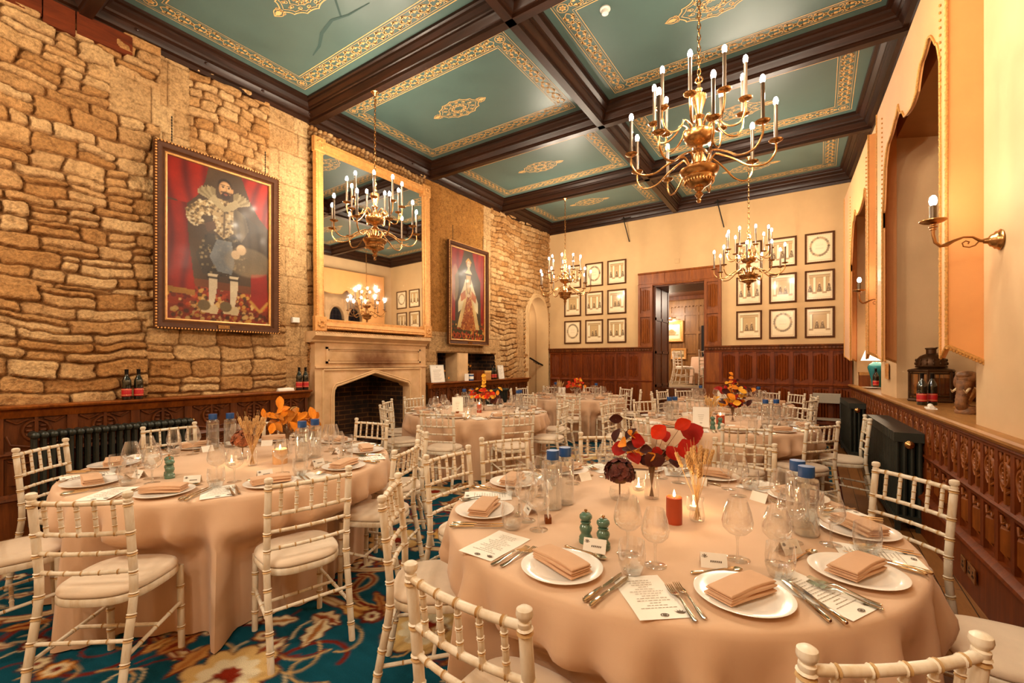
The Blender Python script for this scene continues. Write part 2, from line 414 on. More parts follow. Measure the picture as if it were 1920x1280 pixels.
# ================================================================ stone wall (relief of coursed rubble)
rng = np.random.RandomState(11)
REG = [  # y0 y1 z0 z1 course range, width range, relief, ashlar tone
    (5.85, 8.0, 1.66, 2.02, (.34, .36), (.55, .9), .008, 1), (5.7, 6.02, 1.0, 1.7, (.2, .35), (.2, .3), .01, 1), (7.83, 8.03, 1.0, 1.7, (.2, .35), (.3, .4), .01, 1),
    (1.86, 2.13, 2.75, 4.8, (.28, .48), (.26, .28), .008, 1), (1.45, 1.86, 3.95, 4.4, (.42, .46), (.4, .45), .012, 1),
    (3.0, 3.52, 2.0, 4.8, (.28, .46), (.2, .5), .01, 1), (3.22, 3.52, 1.0, 2.0, (.25, .4), (.3, .35), .01, 1),
    (2.13, 3.0, 3.3, 4.8, (.085, .14), (.14, .34), .022, 0), (1.75, 3.22, 1.0, 2.0, (.12, .2), (.3, .55), .02, 0),
    (-3.5, 1.86, 2.15, 4.8, (.075, .2), (.12, .42), .032, 0), (-3.5, 1.86, 1.0, 2.15, (.09, .18), (.22, .6), .03, 0), (1.86, 3.0, 1.0, 3.3, (.1, .18), (.2, .4), .025, 0),
    (3.52, 5.75, 4.3, 4.8, (.06, .08), (.05, .09), .02, 0), (3.52, 5.75, 1.0, 4.3, (.2, .3), (.3, .5), .01, 0),
    (5.75, 7.42, 2.0, 4.8, (9, 9.1), (9, 9.1), 0, 2),
    (7.42, 7.66, 1.0, 4.8, (.3, .55), (.26, .3), .008, 1), (8.66, 8.98, 1.0, 2.7, (.3, .5), (.16, .4), .008, 1),
    (7.66, 10.3, 1.0, 4.8, (.09, .15), (.12, .34), .024, 0)]
dx = 0.0108
ys = np.arange(Y0, YB + 0.02, dx); ys = ys[ys > -3.41]; zs_ = np.arange(1.0, 4.79, dx)
ys = np.concatenate([np.arange(Y0, 0.3, 0.04), np.arange(0.3, 6.0, dx), np.arange(6.0, YB + 0.02, .015)])
nY, nZ = len(ys), len(zs_)
Yg, Zg = np.meshgrid(ys, zs_)
Yw = Yg + 0.034 * (fbm(Yg * 6, Zg * 9, 3) - .5) * 2 + 0.1 * (fbm(Yg * 1.3, Zg * 2.3, 5) - .5); Zw = Zg + 0.03 * (fbm(Yg * 7, Zg * 6, 9) - .5) * 2 + 0.17 * (fbm(Yg * 1.6, Zg * 0.7, 15) - .5)
H = np.zeros_like(Yg); TONE = np.full(Yg.shape, 0.5); MORT = np.ones_like(Yg); KIND = np.zeros_like(Yg); done = np.zeros(Yg.shape, bool)
for (a, b1, c, d, ch, cw, rel, kd) in REG:
    yy_, zz_ = (Yg, Zg) if kd == 1 else (Yw, Zw)
    msk = (~done) & (Yg >= a) & (Yg < b1) & (Zg >= c) & (Zg < d)
    done |= msk
    if kd == 2:
        H[msk] = (0.02 * (fbm(Yg * 5, Zg * 5, 31) - .5))[msk] + 0.012; MORT[msk] = 0; TONE[msk] = (0.15 + 0.7 * fbm(Yg * 4, Zg * 4, 8))[msk]; KIND[msk] = 2
        continue
    z = c - 0.05 - rng.rand() * 0.05
    while z < d + 0.1:
        hgt = rng.uniform(*ch)
        rowm = msk & (zz_ >= z) & (zz_ < z + hgt)
        if rowm.any():
            y = a - rng.rand() * cw[0]
            while y < b1 + 0.1:
                w = rng.uniform(*cw)
                s = rowm & (yy_ >= y) & (yy_ < y + w)
                if s.any():
                    sub = []
                    if kd == 0 and hgt > 0.13 and rng.rand() < 0.4:
                        f = rng.uniform(.35, .65); sub = [(z, hgt * f), (z + hgt * f, hgt * (1 - f))]
                    else: sub = [(z, hgt)]
                    for (zz0, hh) in sub:
                        q = s & (zz_ >= zz0) & (zz_ < zz0 + hh)
                        u = np.minimum(yy_[q] - y, y + w - yy_[q]); v = np.minimum(zz_[q] - zz0, zz0 + hh - zz_[q])
                        rr = 0.035 if kd == 0 else 0.012
                        e = np.where((u < rr) & (v < rr), rr - np.hypot(rr - u, rr - v), np.minimum(u, v))
                        e = e - (0.003 if kd == 0 else 0.002)
                        t = np.clip(e / (0.013 if kd == 0 else 0.007), 0, 1); t = t * t * (3 - 2 * t)
                        tilt = rng.uniform(-.08, .08) * (yy_[q] - y - w / 2) + rng.uniform(-.12, .12) * (zz_[q] - zz0 - hh / 2)
                        H[q] = t * (rel + rng.uniform(-.6, .7) * rel + (tilt if kd == 0 else 0)) - (1 - t) * (0.014 if kd == 0 else 0.004)
                        MORT[q] = np.clip(1 - e / (.009 if kd == 0 else .006), 0, 1); TONE[q] = rng.rand(); KIND[q] = kd
                y += w
        z += hgt
rough = (fbm(Yg * 14, Zg * 18, 41, 4) - .5)
H += rough * np.where(KIND == 1, 0.008, 0.03)
pal = np.array([rgb3('a87846'), rgb3('b98a56'), rgb3('c79d6a'), rgb3('d0aa78'), rgb3('b0814f')])
ti = np.clip(TONE * 4, 0, 3.999); i0 = ti.astype(int); fr_ = (ti - i0)[..., None]
col = pal[i0] * (1 - fr_) + pal[i0 + 1] * fr_
col = np.where((KIND == 1)[..., None], col * 0.45 + rgb3('cdaa7a') * 0.55, col)
col = np.where((KIND == 2)[..., None], (rgb3('96622a') * (1 - TONE[..., None]) + rgb3('c08a4a') * TONE[..., None]), col)
stain = np.clip((fbm(Yg * 2.2, Zg * 2.2, 77, 4) - .42) * 3, 0, 1)[..., None]
col = col * (1 - 0.35 * stain) + rgb3('a06a35') * 0.35 * stain
pit = np.clip((fbm(Yg * 22, Zg * 30, 55, 3) - .62) * 6, 0, 1)[..., None]
col = col * (1 - 0.5 * pit) + rgb3('6e4420') * 0.5 * pit
mm = (MORT * np.where(KIND == 1, .5, .75))[..., None]
col = col * (1 - mm) + rgb3('6e4522') * mm
# niche and stair arch openings
AY0, AY1, AZS = 9.14, 10.05, 2.5
AYC = (AY0 + AY1) / 2; AR = (AY1 - AY0) / 2
def inside_arch(y, z, g=0.0):
    return (np.abs(y - AYC) < AR - g) & ((z < AZS) | (((y - AYC) / (AR - g)) ** 2 + ((z - AZS) / 0.55) ** 2 < 1))
cy = (Yg[:-1, :-1] + Yg[1:, 1:]) / 2; cz = (Zg[:-1, :-1] + Zg[1:, 1:]) / 2
keep = ~(((cy > 6.06) & (cy < 6.6) & (cz > 1.0) & (cz < 1.635)) | ((cy > 6.92) & (cy < 7.8) & (cz < 1.635)) | inside_arch(cy, cz) | ((cy > 3.7) & (cy < 5.4) & (cz < 1.4)))
V = np.stack([XL + H, Yg, Zg], -1).reshape(-1, 3)
sw = struct(link('wall_left', grid_mesh('wall_left', V, nY, nZ, [M['stone']], col.reshape(-1, 3), keep.ravel())))
# masonry core behind the facing, low wall, niche lining and stair passage
b = MB()
b.box(-6.5, Y0, -0.1, XL - 0.08, 3.6, 1.02); b.box(-6.9, Y0, 1.02, XL - 0.1, 3.6, ZC)
b.box(-6.9, 3.6, 1.5, XL - 0.1, 5.6, ZC); b.box(-6.9, 5.6, -0.1, XL - 0.06, 6.0, ZC); b.box(-6.9, 6.0, 1.7, XL - 0.1, 9.0, ZC)
b.box(-6.9, 6.0, -0.1, XL - 0.06, 9.05, 1.06); b.box(-6.9, 7.86, 1.0, XL - 0.1, 9.05, 1.75); b.box(-6.9, 9.05, 3.1, XL - 0.1, YB, ZC)
b.box(-6.9, 6.0, 1.0, XL - 0.5, 7.9, 1.75)
struct(b.build('wall_left_core', M['reveal'], smooth=0))
b = MB()
b.box(XL - 0.5, 6.02, 1.03, XL - 0.02, 6.06, 1.66); b.box(XL - 0.5, 7.8, 1.03, XL - 0.02, 7.84, 1.66); b.box(XL - 0.5, 6.02, 1.635, XL - 0.02, 7.84, 1.68)
b.box(XL - 0.5, 6.02, 1.03, XL - 0.46, 7.84, 1.66); b.box(XL - 0.5, 6.55, 1.03, XL - 0.3, 6.95, 1.66)
struct(b.build('wall_left_niche', M['brick'], smooth=0))

pil = MB(lambda x, y, z: (XL + 0.02 - y, 6.6 + x, 1.08 + z)); pil.bbox(0, 0, 0, .32, .36, .56, .02); struct(pil.build('trim_2', M['ashlar'], smooth=30))
# stair passage inside the arch
b = MB()
b.box(-6.9, 9.05, 0, -6.85, YB, 3.2); b.box(-6.9, 9.02, 0, XL - 0.03, 9.1, 3.2); b.box(-6.9, YB - 0.04, 0, XL - 0.05, YB, 3.2); b.box(-6.9, 9.05, 3.08, XL - 0.08, YB, 3.15)
struct(b.build('wall_left_passage', M['plaster'], smooth=0))
b = MB()
path = [(AYC + (AR) * math.cos(t), AZS + 0.55 * math.sin(t)) for t in [PI * k / 20 for k in range(21)]]
path = [(AY1, 0.0)] + path + [(AY0, 0.0)]
vs = []; fs = []
prof = [(0.0, 0.045), (0.03, 0.05), (0.045, 0.03), (0.06, 0.04), (0.1, 0.035), (0.12, 0.0)]
for i, (y, z) in enumerate(path):
    nx = (y - AYC) / AR; nz = max(0, (z - AZS)) / 0.55; l = math.hypot(nx, nz) or 1
    if 0 < i < len(path) - 1: nx, nz = nx / l, nz / l
    else: nx, nz = (1 if y > AYC else -1), 0
    for o_, d_ in [(0, -0.3)] + prof: vs.append((XL + d_, y + nx * o_ * (0.6 if y > AYC else 1), z + nz * o_))
n = len(prof) + 1
for i in range(len(path) - 1):
    for j in range(n - 1): fs.append((i * n + j, i * n + j + 1, (i + 1) * n + j + 1, (i + 1) * n + j))
b.add(vs, fs); struct(b.build('trim_3', M['plaster'], smooth=40))
b = MB(); b.tube([(-5.98, 9.62, 1.56), (-5.9, 9.95, 1.42), (-5.85, 10.1, 1.36)], 0.022, 8)
h = thing('handrail', 'black handrail sloping down inside the arched stair opening', 'handrail'); b.build('rail', M['iron'], h)
b = MB(); b.tube([(-5.95, 9.75, 1.5), (-5.95, 9.75, 1.46), (-5.98, 10.12, 1.38)], 0.008, 6); b.build('bracket', M['iron'], h)
# ================================================================ ceiling beams and painted panels
BEAMS = [-1.05, 1.27, 3.58, 5.88, 8.05]
def lbx(y): return -2.44 - 0.022 * (y - 3.6)
def cwr(y): return WR(y)
HP = [(.185, 0), (.185, -.03), (.16, -.035), (.155, -.06), (.12, -.09), (.115, -.11), (.098, -.115), (.098, -.135), (.088, -.155), (.066, -.18), (.06, -.195), (.045, -.2), (.045, -.235)]
full = [(-a, z) for a, z in HP] + [(a, z) for a, z in HP[::-1]]
tn = 10
for y in BEAMS:
    b = MB(); b.sweep(full, [((XL, y, ZC), (0, 1, 0)), ((WR(y) + 0.05, y, ZC), (0, 1, 0))])
    struct(b.build('trim_%d' % tn, M['beam_x'], smooth=25)); tn += 1
b = MB(); b.sweep(full, [((lbx(Y0), Y0, ZC), (1, 0, 0)), ((lbx(YB), YB, ZC), (1, 0, 0))])
struct(b.build('trim_%d' % tn, M['beam_y'], smooth=25)); tn += 1
CP = [(-.02, -.245), (.02, -.245), (.03, -.2), (.075, -.195), (.085, -.165), (.11, -.135), (.11, -.115), (.128, -.11), (.135, -.09), (.175, -.06), (.18, -.035), (.215, -.03), (.22, 0)]
b = MB(); b.sweep(CP, [((XL, Y0, ZC), (1, 0, 0)), ((XL, YB, ZC), (1, 0, 0))])
for yy in np.arange(0.4, 10, 0.62):
    b.ell((XL + .1, yy, ZC - .15), (.014, .02, .014), 8, 5)
struct(b.build('trim_%d' % tn, M['beam_y'], smooth=25)); tn += 1
b = MB(); b.sweep(CP, [((WR(Y0), Y0, ZC), (-1, 0, 0)), ((WR(YB), YB, ZC), (-1, 0, 0))])
struct(b.build('trim_%d' % tn, M['beam_y'], smooth=25)); tn += 1
for yy, dr in ((YB, -1), (Y0, 1)):
    b = MB(); b.sweep(CP, [((XL, yy, ZC), (0, dr, 0)), ((WR(yy), yy, ZC), (0, dr, 0))])
    struct(b.build('trim_%d' % tn, M['beam_x'], smooth=25)); tn += 1
b = MB(); b.box(XL - .05, .2, 4.54, XL + .045, .98, 4.74); b.box(XL - .05, .99, 4.5, XL + .04, 1.2, 4.73); b.box(XL - .05, 1.21, 4.53, XL + .048, 1.62, 4.73)
struct(b.build('trim_%d' % tn, wood('timber_lintel', '4a1c08', '7a3412', 'y', .6, 5), smooth=0)); tn += 1
# ---- painted gold borders and medallions
def leaf2(b, x, y, ang, l, w, z):
    c, s = math.cos(ang), math.sin(ang)
    P = [(0, 0), (.25, .5), (.55, .42), (.7, .12), (1, 0), (.7, -.12), (.55, -.42), (.25, -.5)]
    b.add([(x + (px * l) * c - (py * w) * s, y + (px * l) * s + (py * w) * c, z) for px, py in P], [tuple(range(8))])
def strip(b, p0, p1, w, z):
    """scroll of two crossing vines with leaves between p0 and p1"""
    L = math.hypot(p1[0] - p0[0], p1[1] - p0[1]); ux, uy = (p1[0] - p0[0]) / L, (p1[1] - p0[1]) / L
    n = max(1, round(L / 0.26)); U = L / n
    T = lambda s, t: (p0[0] + ux * s - uy * t, p0[1] + uy * s + ux * t)
    for ph in (0, PI):
        pts = [T(s, w * 0.36 * math.sin(2 * PI * s / U + ph)) for s in np.linspace(0, L, n * 10 + 1)]
        b.ribbon(pts, 0.009, z)
    a0 = math.atan2(uy, ux)
    for k in range(n):
        for ph, sg in ((0.25, 1), (0.75, -1)):
            s0 = (k + ph) * U
            for sd in (1, -1):
                x, y = T(s0 - .03, sd * w * .12); leaf2(b, x, y, a0 + sd * .75, .07, .045, z)
                x, y = T(s0 + .035, sd * w * .43); leaf2(b, x, y, a0 + sd * -2.3, .06, .04, z)
        x, y = T(k * U + U / 2, 0); leaf2(b, x - ux * .03, y - uy * .03, a0, .06, .05, z)
        x, y = T(k * U, 0); leaf2(b, x + ux * .03, y + uy * .03, a0 + PI, .06, .05, z)
        for sd in (1, -1):
            pts = [T(k * U + U * .5 + .022 * math.cos(t) * (1 - t / 9), sd * w * .33 + .022 * math.sin(t) * (1 - t / 9)) for t in np.linspace(0, 5.2, 9)]
            b.ribbon(pts, .007, z)
def medallion(b, cx, cy, z, L=.62, H=.38):
    for s, wd, lob in ((1, .012, 1), (.86, .007, 1), (.52, .008, 1)):
        n = 96
        pts = []
        for k in range(n):
            t = 2 * PI * k / n
            r = 1 - .10 * abs(math.sin(t * 6)) ** .7 + .14 * (abs(math.cos(t)) ** 10)
            pts.append((cx + L / 2 * s * r * math.cos(t), cy + H / 2 * s * r * math.sin(t)))
        b.ribbon(pts, wd, z, closed=True)
    for k in range(12):
        t = 2 * PI * (k + .5) / 12
        for rr, cl in ((.68, 1), (.3, -1)):
            px, py = cx + L / 2 * rr * math.cos(t), cy + H / 2 * rr * math.sin(t)
            pts = [(px + .035 * (1 - q / 8) * math.cos(t + cl * q), py + .026 * (1 - q / 8) * math.sin(t + cl * q)) for q in np.linspace(0, 6, 12)]
            b.ribbon(pts, .007, z)
            leaf2(b, px, py, t + cl * .6, .05, .032, z)
    for sd in (1, -1):
        x0 = cx + sd * L / 2 * 1.04
        for wy in (-1, 1):
            pts = [(x0 + sd * .14 * q, cy + wy * .045 * math.sin(PI * q) * (1.3 - q * .6)) for q in np.linspace(0, 1, 9)]
            b.ribbon(pts, .009, z)
            pts = [(x0 + sd * (.03 + .02 * math.cos(q)), cy + wy * (.03 + .02 * math.sin(q))) for q in np.linspace(0, 5, 9)]
            b.ribbon(pts, .007, z)
        leaf2(b, x0 + sd * .02, cy, 0 if sd > 0 else PI, .13, .05, z)
ZP = ZC - 0.0025
rows = list(zip(BEAMS[1:], BEAMS[2:] + [YB + .03]))
for (ya, yb) in rows:
    for side in (0, 1):
        ym = (ya + yb) / 2
        x0 = XL + .22 if side == 0 else lbx(ym) + .185
        x1 = lbx(ym) - .185 if side == 0 else WR(ym) - .22
        y0, y1 = ya + .185, yb - .185 - (0.065 if yb > 9 else 0)
        mg = .1; bw = .19
        X0, X1, Y0_, Y1_ = x0 + mg, x1 - mg, y0 + mg, y1 - mg
        b = MB()
        for g, wd in ((0, .012), (.024, .006), (bw, .012), (bw - .024, .006)):
            b.ribbon([(X0 + g, Y0_ + g), (X1 - g, Y0_ + g), (X1 - g, Y1_ - g), (X0 + g, Y1_ - g)], wd, ZP, closed=True)
        h = bw / 2
        cs = [(X0 + h, Y0_ + h), (X1 - h, Y0_ + h), (X1 - h, Y1_ - h), (X0 + h, Y1_ - h)]
        for k in range(4):
            p, q = cs[k], cs[(k + 1) % 4]
            l = math.hypot(q[0] - p[0], q[1] - p[1]); ux, uy = (q[0] - p[0]) / l * .08, (q[1] - p[1]) / l * .08
            strip(b, (p[0] + ux, p[1] + uy), (q[0] - ux, q[1] - uy), bw - .05, ZP)
            b.ribbon([(p[0] + .055 * math.cos(t), p[1] + .055 * math.sin(t)) for t in np.linspace(0, 2 * PI, 17)[:-1]], .008, ZP, closed=True)
            for j in range(6): leaf2(b, p[0], p[1], j * PI / 3, .05, .025, ZP)
        b.build('painted_border', M['gold_paint'], ceil, smooth=0)
        b = MB(); medallion(b, (x0 + x1) / 2, (y0 + y1) / 2, ZP); b.build('painted_medallion', M['gold_paint'], ceil, smooth=0)
# cracks in the nearest panel
b = MB()
b.ribbon([(-4.75, 2.98), (-4.55, 2.93), (-4.35, 2.83), (-4.1, 2.78), (-3.9, 2.83), (-3.6, 2.85)], [.01, .03, .035, .03, .02, .008], ZP)
b.ribbon([(-3.98, 2.8), (-3.82, 2.62), (-3.75, 2.45)], [.02, .022, .012], ZP)
b.build('crack', M['crack'], ceil, smooth=0)
# chandelier hooks and rods, detectors
def lathe_thing(name, label, cat, part, prof, mat, loc, n=24, group=None, rot=None):
    t = thing(name, label, cat, loc, 0, group)
    if rot: t.rotation_euler = rot
    b = MB(); b.lathe(prof, n); b.build(part, mat, t); return t
t = lathe_thing('smoke_detector', 'white domed smoke detector on the teal ceiling panel', 'smoke detector', 'base', [(0, 0), (.05, 0), (.052, -.012), (.045, -.02), (.0, -.02)], M['white_plastic'], (-1.74, 4.2, ZC))
b = MB(); b.lathe([(.036, -.02), (.034, -.035), (.036, -.038), (.032, -.052), (0, -.058)]); b.build('sensor_head', M['white_plastic'], t)
lathe_thing('ceiling_spot_disc', 'small white disc on the gold medallion of the first teal panel', 'bright ceiling spot', 'disc', [(0, 0), (.035, 0), (.035, -.008), (0, -.012)], M['white_plastic'], (-4.0, 2.33, ZC - .004))  # plain white disc put in for a spotlight-like bright spot
for (x, lab) in ((-3.66, 'thin black rod hanging slanted from the cornice above the wall left of the doorway'), (-1.66, 'thin black rod hanging slanted from the cornice between the doorway and the tall chandelier')):
    t = thing('hanging_pole', lab, 'pole'); b = MB()
    b.tube([(x - .06, YB - .1, 4.74), (x + .05, YB - .03, 4.23)], .011, 7); b.build('shaft', M['iron'], t)
    b = MB(); b.tube([(x - .12, YB - .1, 4.76), (x + .1, YB - .1, 4.76)], .01, 6); b.tube([(x - .06, YB - .1, 4.8), (x - .06, YB - .1, 4.73)], .014, 8); b.build('bracket', M['iron'], t)
# ================================================================ oak panelling
def lf(s, z, d): return (XL + 0.12 + d, s, z)          # low panelling under the stone wall
def rf(s, z, d): return (WR(s) - 0.02 - d, s, z)       # window-wall panelling
def bf(s, z, d): return (s, YB - 0.05 - d, z)          # back wall panelling
def pbox(b, F, s0, s1, z0, z1, d0, d1, m=0):
    vs = [F(s, z, d) for d in (d0, d1) for z in (z0, z1) for s in (s0, s1)]
    b.add(vs, [(0, 2, 3, 1), (4, 5, 7, 6), (0, 1, 5, 4), (2, 6, 7, 3), (0, 4, 6, 2), (1, 3, 7, 5)], m)
def ptube(b, F, pts, r, n=6): b.tube([F(*p) for p in pts], r, n)
def pmold(b, F, s0, s1, prof, m=0):
    vs = [F(s, z, d) for s in (s0, s1) for d, z in prof]; n = len(prof)
    b.add(vs, [(j, j + 1, n + j + 1, n + j) for j in range(n - 1)] + [tuple(range(n)), tuple(range(n, 2 * n))[::-1]], m)
def linen(b, F, s0, s1, z0, z1, k=5):
    """linenfold: rounded vertical folds with pointed ends"""
    w = (s1 - s0) / k
    for i in range(k):
        a = s0 + i * w; c = a + w / 2; q = abs(i - (k - 1) / 2) * .02
        zt, zb = z1 - q - .01, z0 + q + .01
        vs = [F(a, zb, .0), F(a + w * .2, zb, .012), F(c, zb - .012, .02), F(a + w * .8, zb, .012), F(a + w, zb, 0),
              F(a, zt, .0), F(a + w * .2, zt, .012), F(c, zt + .012, .02), F(a + w * .8, zt, .012), F(a + w, zt, 0)]
        b.add(vs, [(j, j + 1, j + 6, j + 5) for j in range(4)] + [(0, 1, 2, 3, 4), (5, 6, 7, 8, 9)])
def tracery(b, F, s0, s1, z0, z1, big=False):
    """central mullion carrying a pierced leaf roundel"""
    c = (s0 + s1) / 2; w = s1 - s0; h = z1 - z0
    pbox(b, F, c - .012, c + .012, z0, z1, 0, .022)
    R = min(w * .36, h * .3); zc = z1 - h * .42
    for sg in (-1, 1):
        pts = [(c + sg * R * math.sin(t), zc + R * 1.05 * math.cos(t), .015) for t in np.linspace(.1, PI - .1, 12)]
        ptube(b, F, pts, .012)
        for q in (.45, .0, -.45):
            p = F(c + sg * R * .52, zc + R * q, .012); r = R * .28
            x, y = F(c + sg * R * .52 + r, zc, .012), 0
            b.ell(p, (max(.012, abs(x[0] - p[0]) + .0), max(.012, abs(x[1] - p[1])), r * .55), 8, 5)
        ptube(b, F, [(c + sg * w * .46, z1 - .01, .012), (c + sg * w * .3, z1 - .05, .016), (c + sg * w * .12, z1 - .015, .012)], .01)
        ptube(b, F, [(c + sg * w * .46, zc - R * .4, .01), (c + sg * w * .4, zc - R * 1.3, .012), (c + sg * .02, zc - R * 1.7, .016)], .008)
def vfold(b, F, s0, s1, z0, z1):
    c = (s0 + s1) / 2; w = s1 - s0
    for sg in (-1, 1):
        a = c + sg * .012; e = c + sg * w * .44
        vs = [F(a, z0 + .03, 0), F(e, z0 + .07, 0), F(e, z1 - .03, 0), F(a, z1 - .09, 0), F((a + e) / 2, z0 + .07, .026), F((a + e) / 2, z1 - .085, .026)]
        b.add(vs, [(0, 3, 5, 4), (4, 5, 2, 1), (0, 4, 1), (3, 2, 5)])
        ptube(b, F, [(e, z1 - .02, .012), ((a + e) / 2, z1 - .06, .018), (a, z1 - .045, .012)], .008)
def panelling(name, F, s0, s1, pitch, zl, mat, kind, stile=.07, carve_mat=None):
    """zl: base top, lower panel bottom/top, upper panel bottom/top, frieze top"""
    zb, l0, l1, u0, u1, zt = zl
    n = max(1, round((s1 - s0) / pitch)); p = (s1 - s0) / n
    b = MB()
    pbox(b, F, s0, s1, 0.0, zt, -.05, 0)
    pbox(b, F, s0, s1, 0.0, zb, 0, .045)
    pmold(b, F, s0, s1, [(0, zb), (.045, zb), (.065, zb + .012), (.06, zb + .03), (.04, zb + .045), (.03, l0), (0, l0)])
    pmold(b, F, s0, s1, [(0, l1), (.022, l1), (.026, (l1 + u0) / 2 - .012), (.036, (l1 + u0) / 2), (.026, (l1 + u0) / 2 + .012), (.022, u0 - .02), (.008, u0), (0, u0)])
    pbox(b, F, s0, s1, u1, zt, 0, .024)
    pmold(b, F, s0, s1, [(0, u1 + .015), (.03, u1 + .015), (.036, u1 + .025), (.03, u1 + .035), (0, u1 + .035)])
    for i in range(n + 1):
        c = s0 + i * p
        pbox(b, F, max(s0, c - stile / 2), min(s1, c + stile / 2), l0, u1, 0, .024)
    o = struct(b.build(name, mat, smooth=25))
    b = MB()
    for i in range(n):
        a, e = s0 + i * p + stile / 2, s0 + (i + 1) * p - stile / 2
        if kind == 'linen': linen(b, F, a + .015, e - .015, l0 + .02, l1 - .02); linen(b, F, a + .015, e - .015, u0 + .03, u1 - .03)
        else:
            vfold(b, F, a, e, l0, l1); tracery(b, F, a, e, u0, u1)
    b.build('carved_panel', carve_mat or mat, o, smooth=35)
    return o
LZ = (.3, .36, .66, .72, 1.0, 1.06)
panelling('trim_30', lf, Y0, 3.44, .46, LZ, M['dark_oak'], 'vine')
panelling('trim_31', lf, 5.74, 8.9, .46, LZ, M['dark_oak'], 'vine')
def ledge(name, s0, s1):
    b = MB(); F = lambda s, z, d: (XL + d, s, z)
    pmold(b, F, s0, s1, [(-.02, 1.06), (.16, 1.06), (.185, 1.062), (.2, 1.075), (.225, 1.08), (.23, 1.095), (.222, 1.103), (-.02, 1.103)])
    pmold(b, F, s0, s1, [(.1, 1.0), (.15, 1.0), (.165, 1.03), (.18, 1.062), (.1, 1.062)])
    return struct(b.build(name, M['gold_oak'], smooth=30))
ledge('trim_32', Y0, 3.46); ledge('trim_33', 5.72, 8.93)
# window wall panelling: two tiers of narrow carved panels over a deep plinth
o = panelling('trim_34', rf, Y0, YB - .1, .215, (.3, .36, .64, .70, .98, 1.02), M['red_oak'], 'vine', .05, M['gold_oak'])
b = MB()
pmold(b, lambda s, z, d: (WR(s) - d, s, z), Y0, YB, [(-DP, 1.03), (.04, 1.02), (.07, 1.025), (.085, 1.045), (.085, 1.06), (.07, 1.07), (-DP, 1.07)])
struct(b.build('trim_35', M['sill_oak'], smooth=30))
b = MB()
for y0, y1 in BAYS:   # dark boarding round the inside of each bay above the sill
    b.box(DP - .03, y0, 1.07, DP, y1, 1.3)
    b.box(.25, y1 - .03, 1.07, DP, y1, 1.3); b.box(0.06, y0, 1.07, DP, y0 + .03, 1.28)
b.v = [wx(*p) for p in b.v]; struct(b.build('trim_36', M['dark_oak'], smooth=0))
# back wall: high panelling both sides of the doorway
BZ = (.3, .36, 1.0, 1.07, 1.66, 1.72)
panelling('trim_37', bf, XL + .08, DX0 - .0, .3, BZ, M['red_oak'], 'linen', .06)
panelling('trim_38', bf, DX1 + .0, WR(YB) - .02, .3, BZ, M['red_oak'], 'linen', .06)
b = MB()
for s0, s1 in ((XL + .05, DX0 - .02), (DX1 + .02, WR(YB))):
    pmold(b, lambda s, z, d: (s, YB - .05 - d, z), s0, s1, [(-.05, 1.7), (.03, 1.7), (.045, 1.72), (.05, 1.76), (.07, 1.77), (.075, 1.8), (-.05, 1.8)])
    for k in range(int((s1 - s0) / .06)):
        a = s0 + .01 + k * .06; pbox(b, bf, a, a + .035, 1.722, 1.755, .04, .058)
struct(b.build('trim_39', M['dark_oak'], smooth=30))
# doorway surround
b = MB()
F = bf
for s0, s1, lin_ in ((-3.384, DX0, 0), (DX1, -1.659, 0)):
    pbox(b, F, s0, s1, 0, 3.18, -.05, .02)
    for z0, z1 in ((1.83, 2.47), (2.56, 3.13)):
        pbox(b, F, s0, s1, z1, z1 + .05, .02, .05); pbox(b, F, s0, s1, z0 - .04, z0, .02, .05)
        pbox(b, F, s0, s0 + .05, z0, z1, .02, .05); pbox(b, F, s1 - .05, s1, z0, z1, .02, .05)
        linen(b, lambda s, z, d: bf(s, z, d + .02), s0 + .07, s1 - .07, z0 + .03, z1 - .03, 4)
pbox(b, F, -3.384, -1.659, 3.16, 3.46, -.05, .03)
pmold(b, F, -3.39, -1.65, [(.03, 3.42), (.05, 3.43), (.06, 3.46), (0, 3.46)]); pmold(b, F, -3.39, -1.65, [(.03, 3.17), (.045, 3.18), (.045, 3.2), (.03, 3.21)])
for x in (-2.83, -2.26): pbox(b, F, x - .03, x + .03, 3.2, 3.42, .03, .045)
door = struct(b.build('door_1', M['gold_oak'], smooth=30))
# panelled reveal, steps and the raised room beyond
RF = 0.85
b = MB()
b.box(DX0 - .05, YB - .03, 0, DX0 + .03, 11.25, DZ + .05); b.box(DX1 - .02, YB - .03, 0, DX1 + .05, 11.25, DZ + .05); b.box(DX0, YB - .03, DZ - .02, DX1, 11.25, DZ + .05)
for z in (.9, 1.65, 2.4):
    b.box(DX0 + .03, YB, z, DX0 + .045, 11.25, z + .06)
for y in (YB, 10.65, 11.18): b.box(DX0 + .03, y, RF, DX0 + .045, y + .07, DZ)
b.build('panelled_reveal', M['dark_oak'], door, smooth=0)
b = MB()
for k in range(5): b.box(DX0 + .03, YB - .04 + k * .2, 0, DX1 - .02, 11.3, .17 * (k + 1))
struct(b.build('trim_40', M['dark_oak'], smooth=0))
M['far_carpet'] = simple('faded_carpet', '8a7350', 0.95, var=0.3, nscale=9)
b = MB(); b.box(-7.5, 11.25, RF - .1, 0.2, 15.4, RF); struct(b.build('floor_far_room', M['far_carpet'], smooth=0))
b = MB(); b.box(-7.5, 11.25, 3.5, 0.2, 15.4, 3.6); b.box(-7.5, 14.6, 3.4, .2, 14.8, 3.5); struct(b.build('ceiling_far_room', M['dark_oak'], smooth=0))
fw = lambda s, z, d: (s, 15.2 - d, z)
b = MB(); pbox(b, fw, -7.5, .2, RF, 3.5, -.1, 0)
for i in range(18):
    pbox(b, fw, -7.0 + i * .42, -6.93 + i * .42, RF, 3.3, 0, .03)
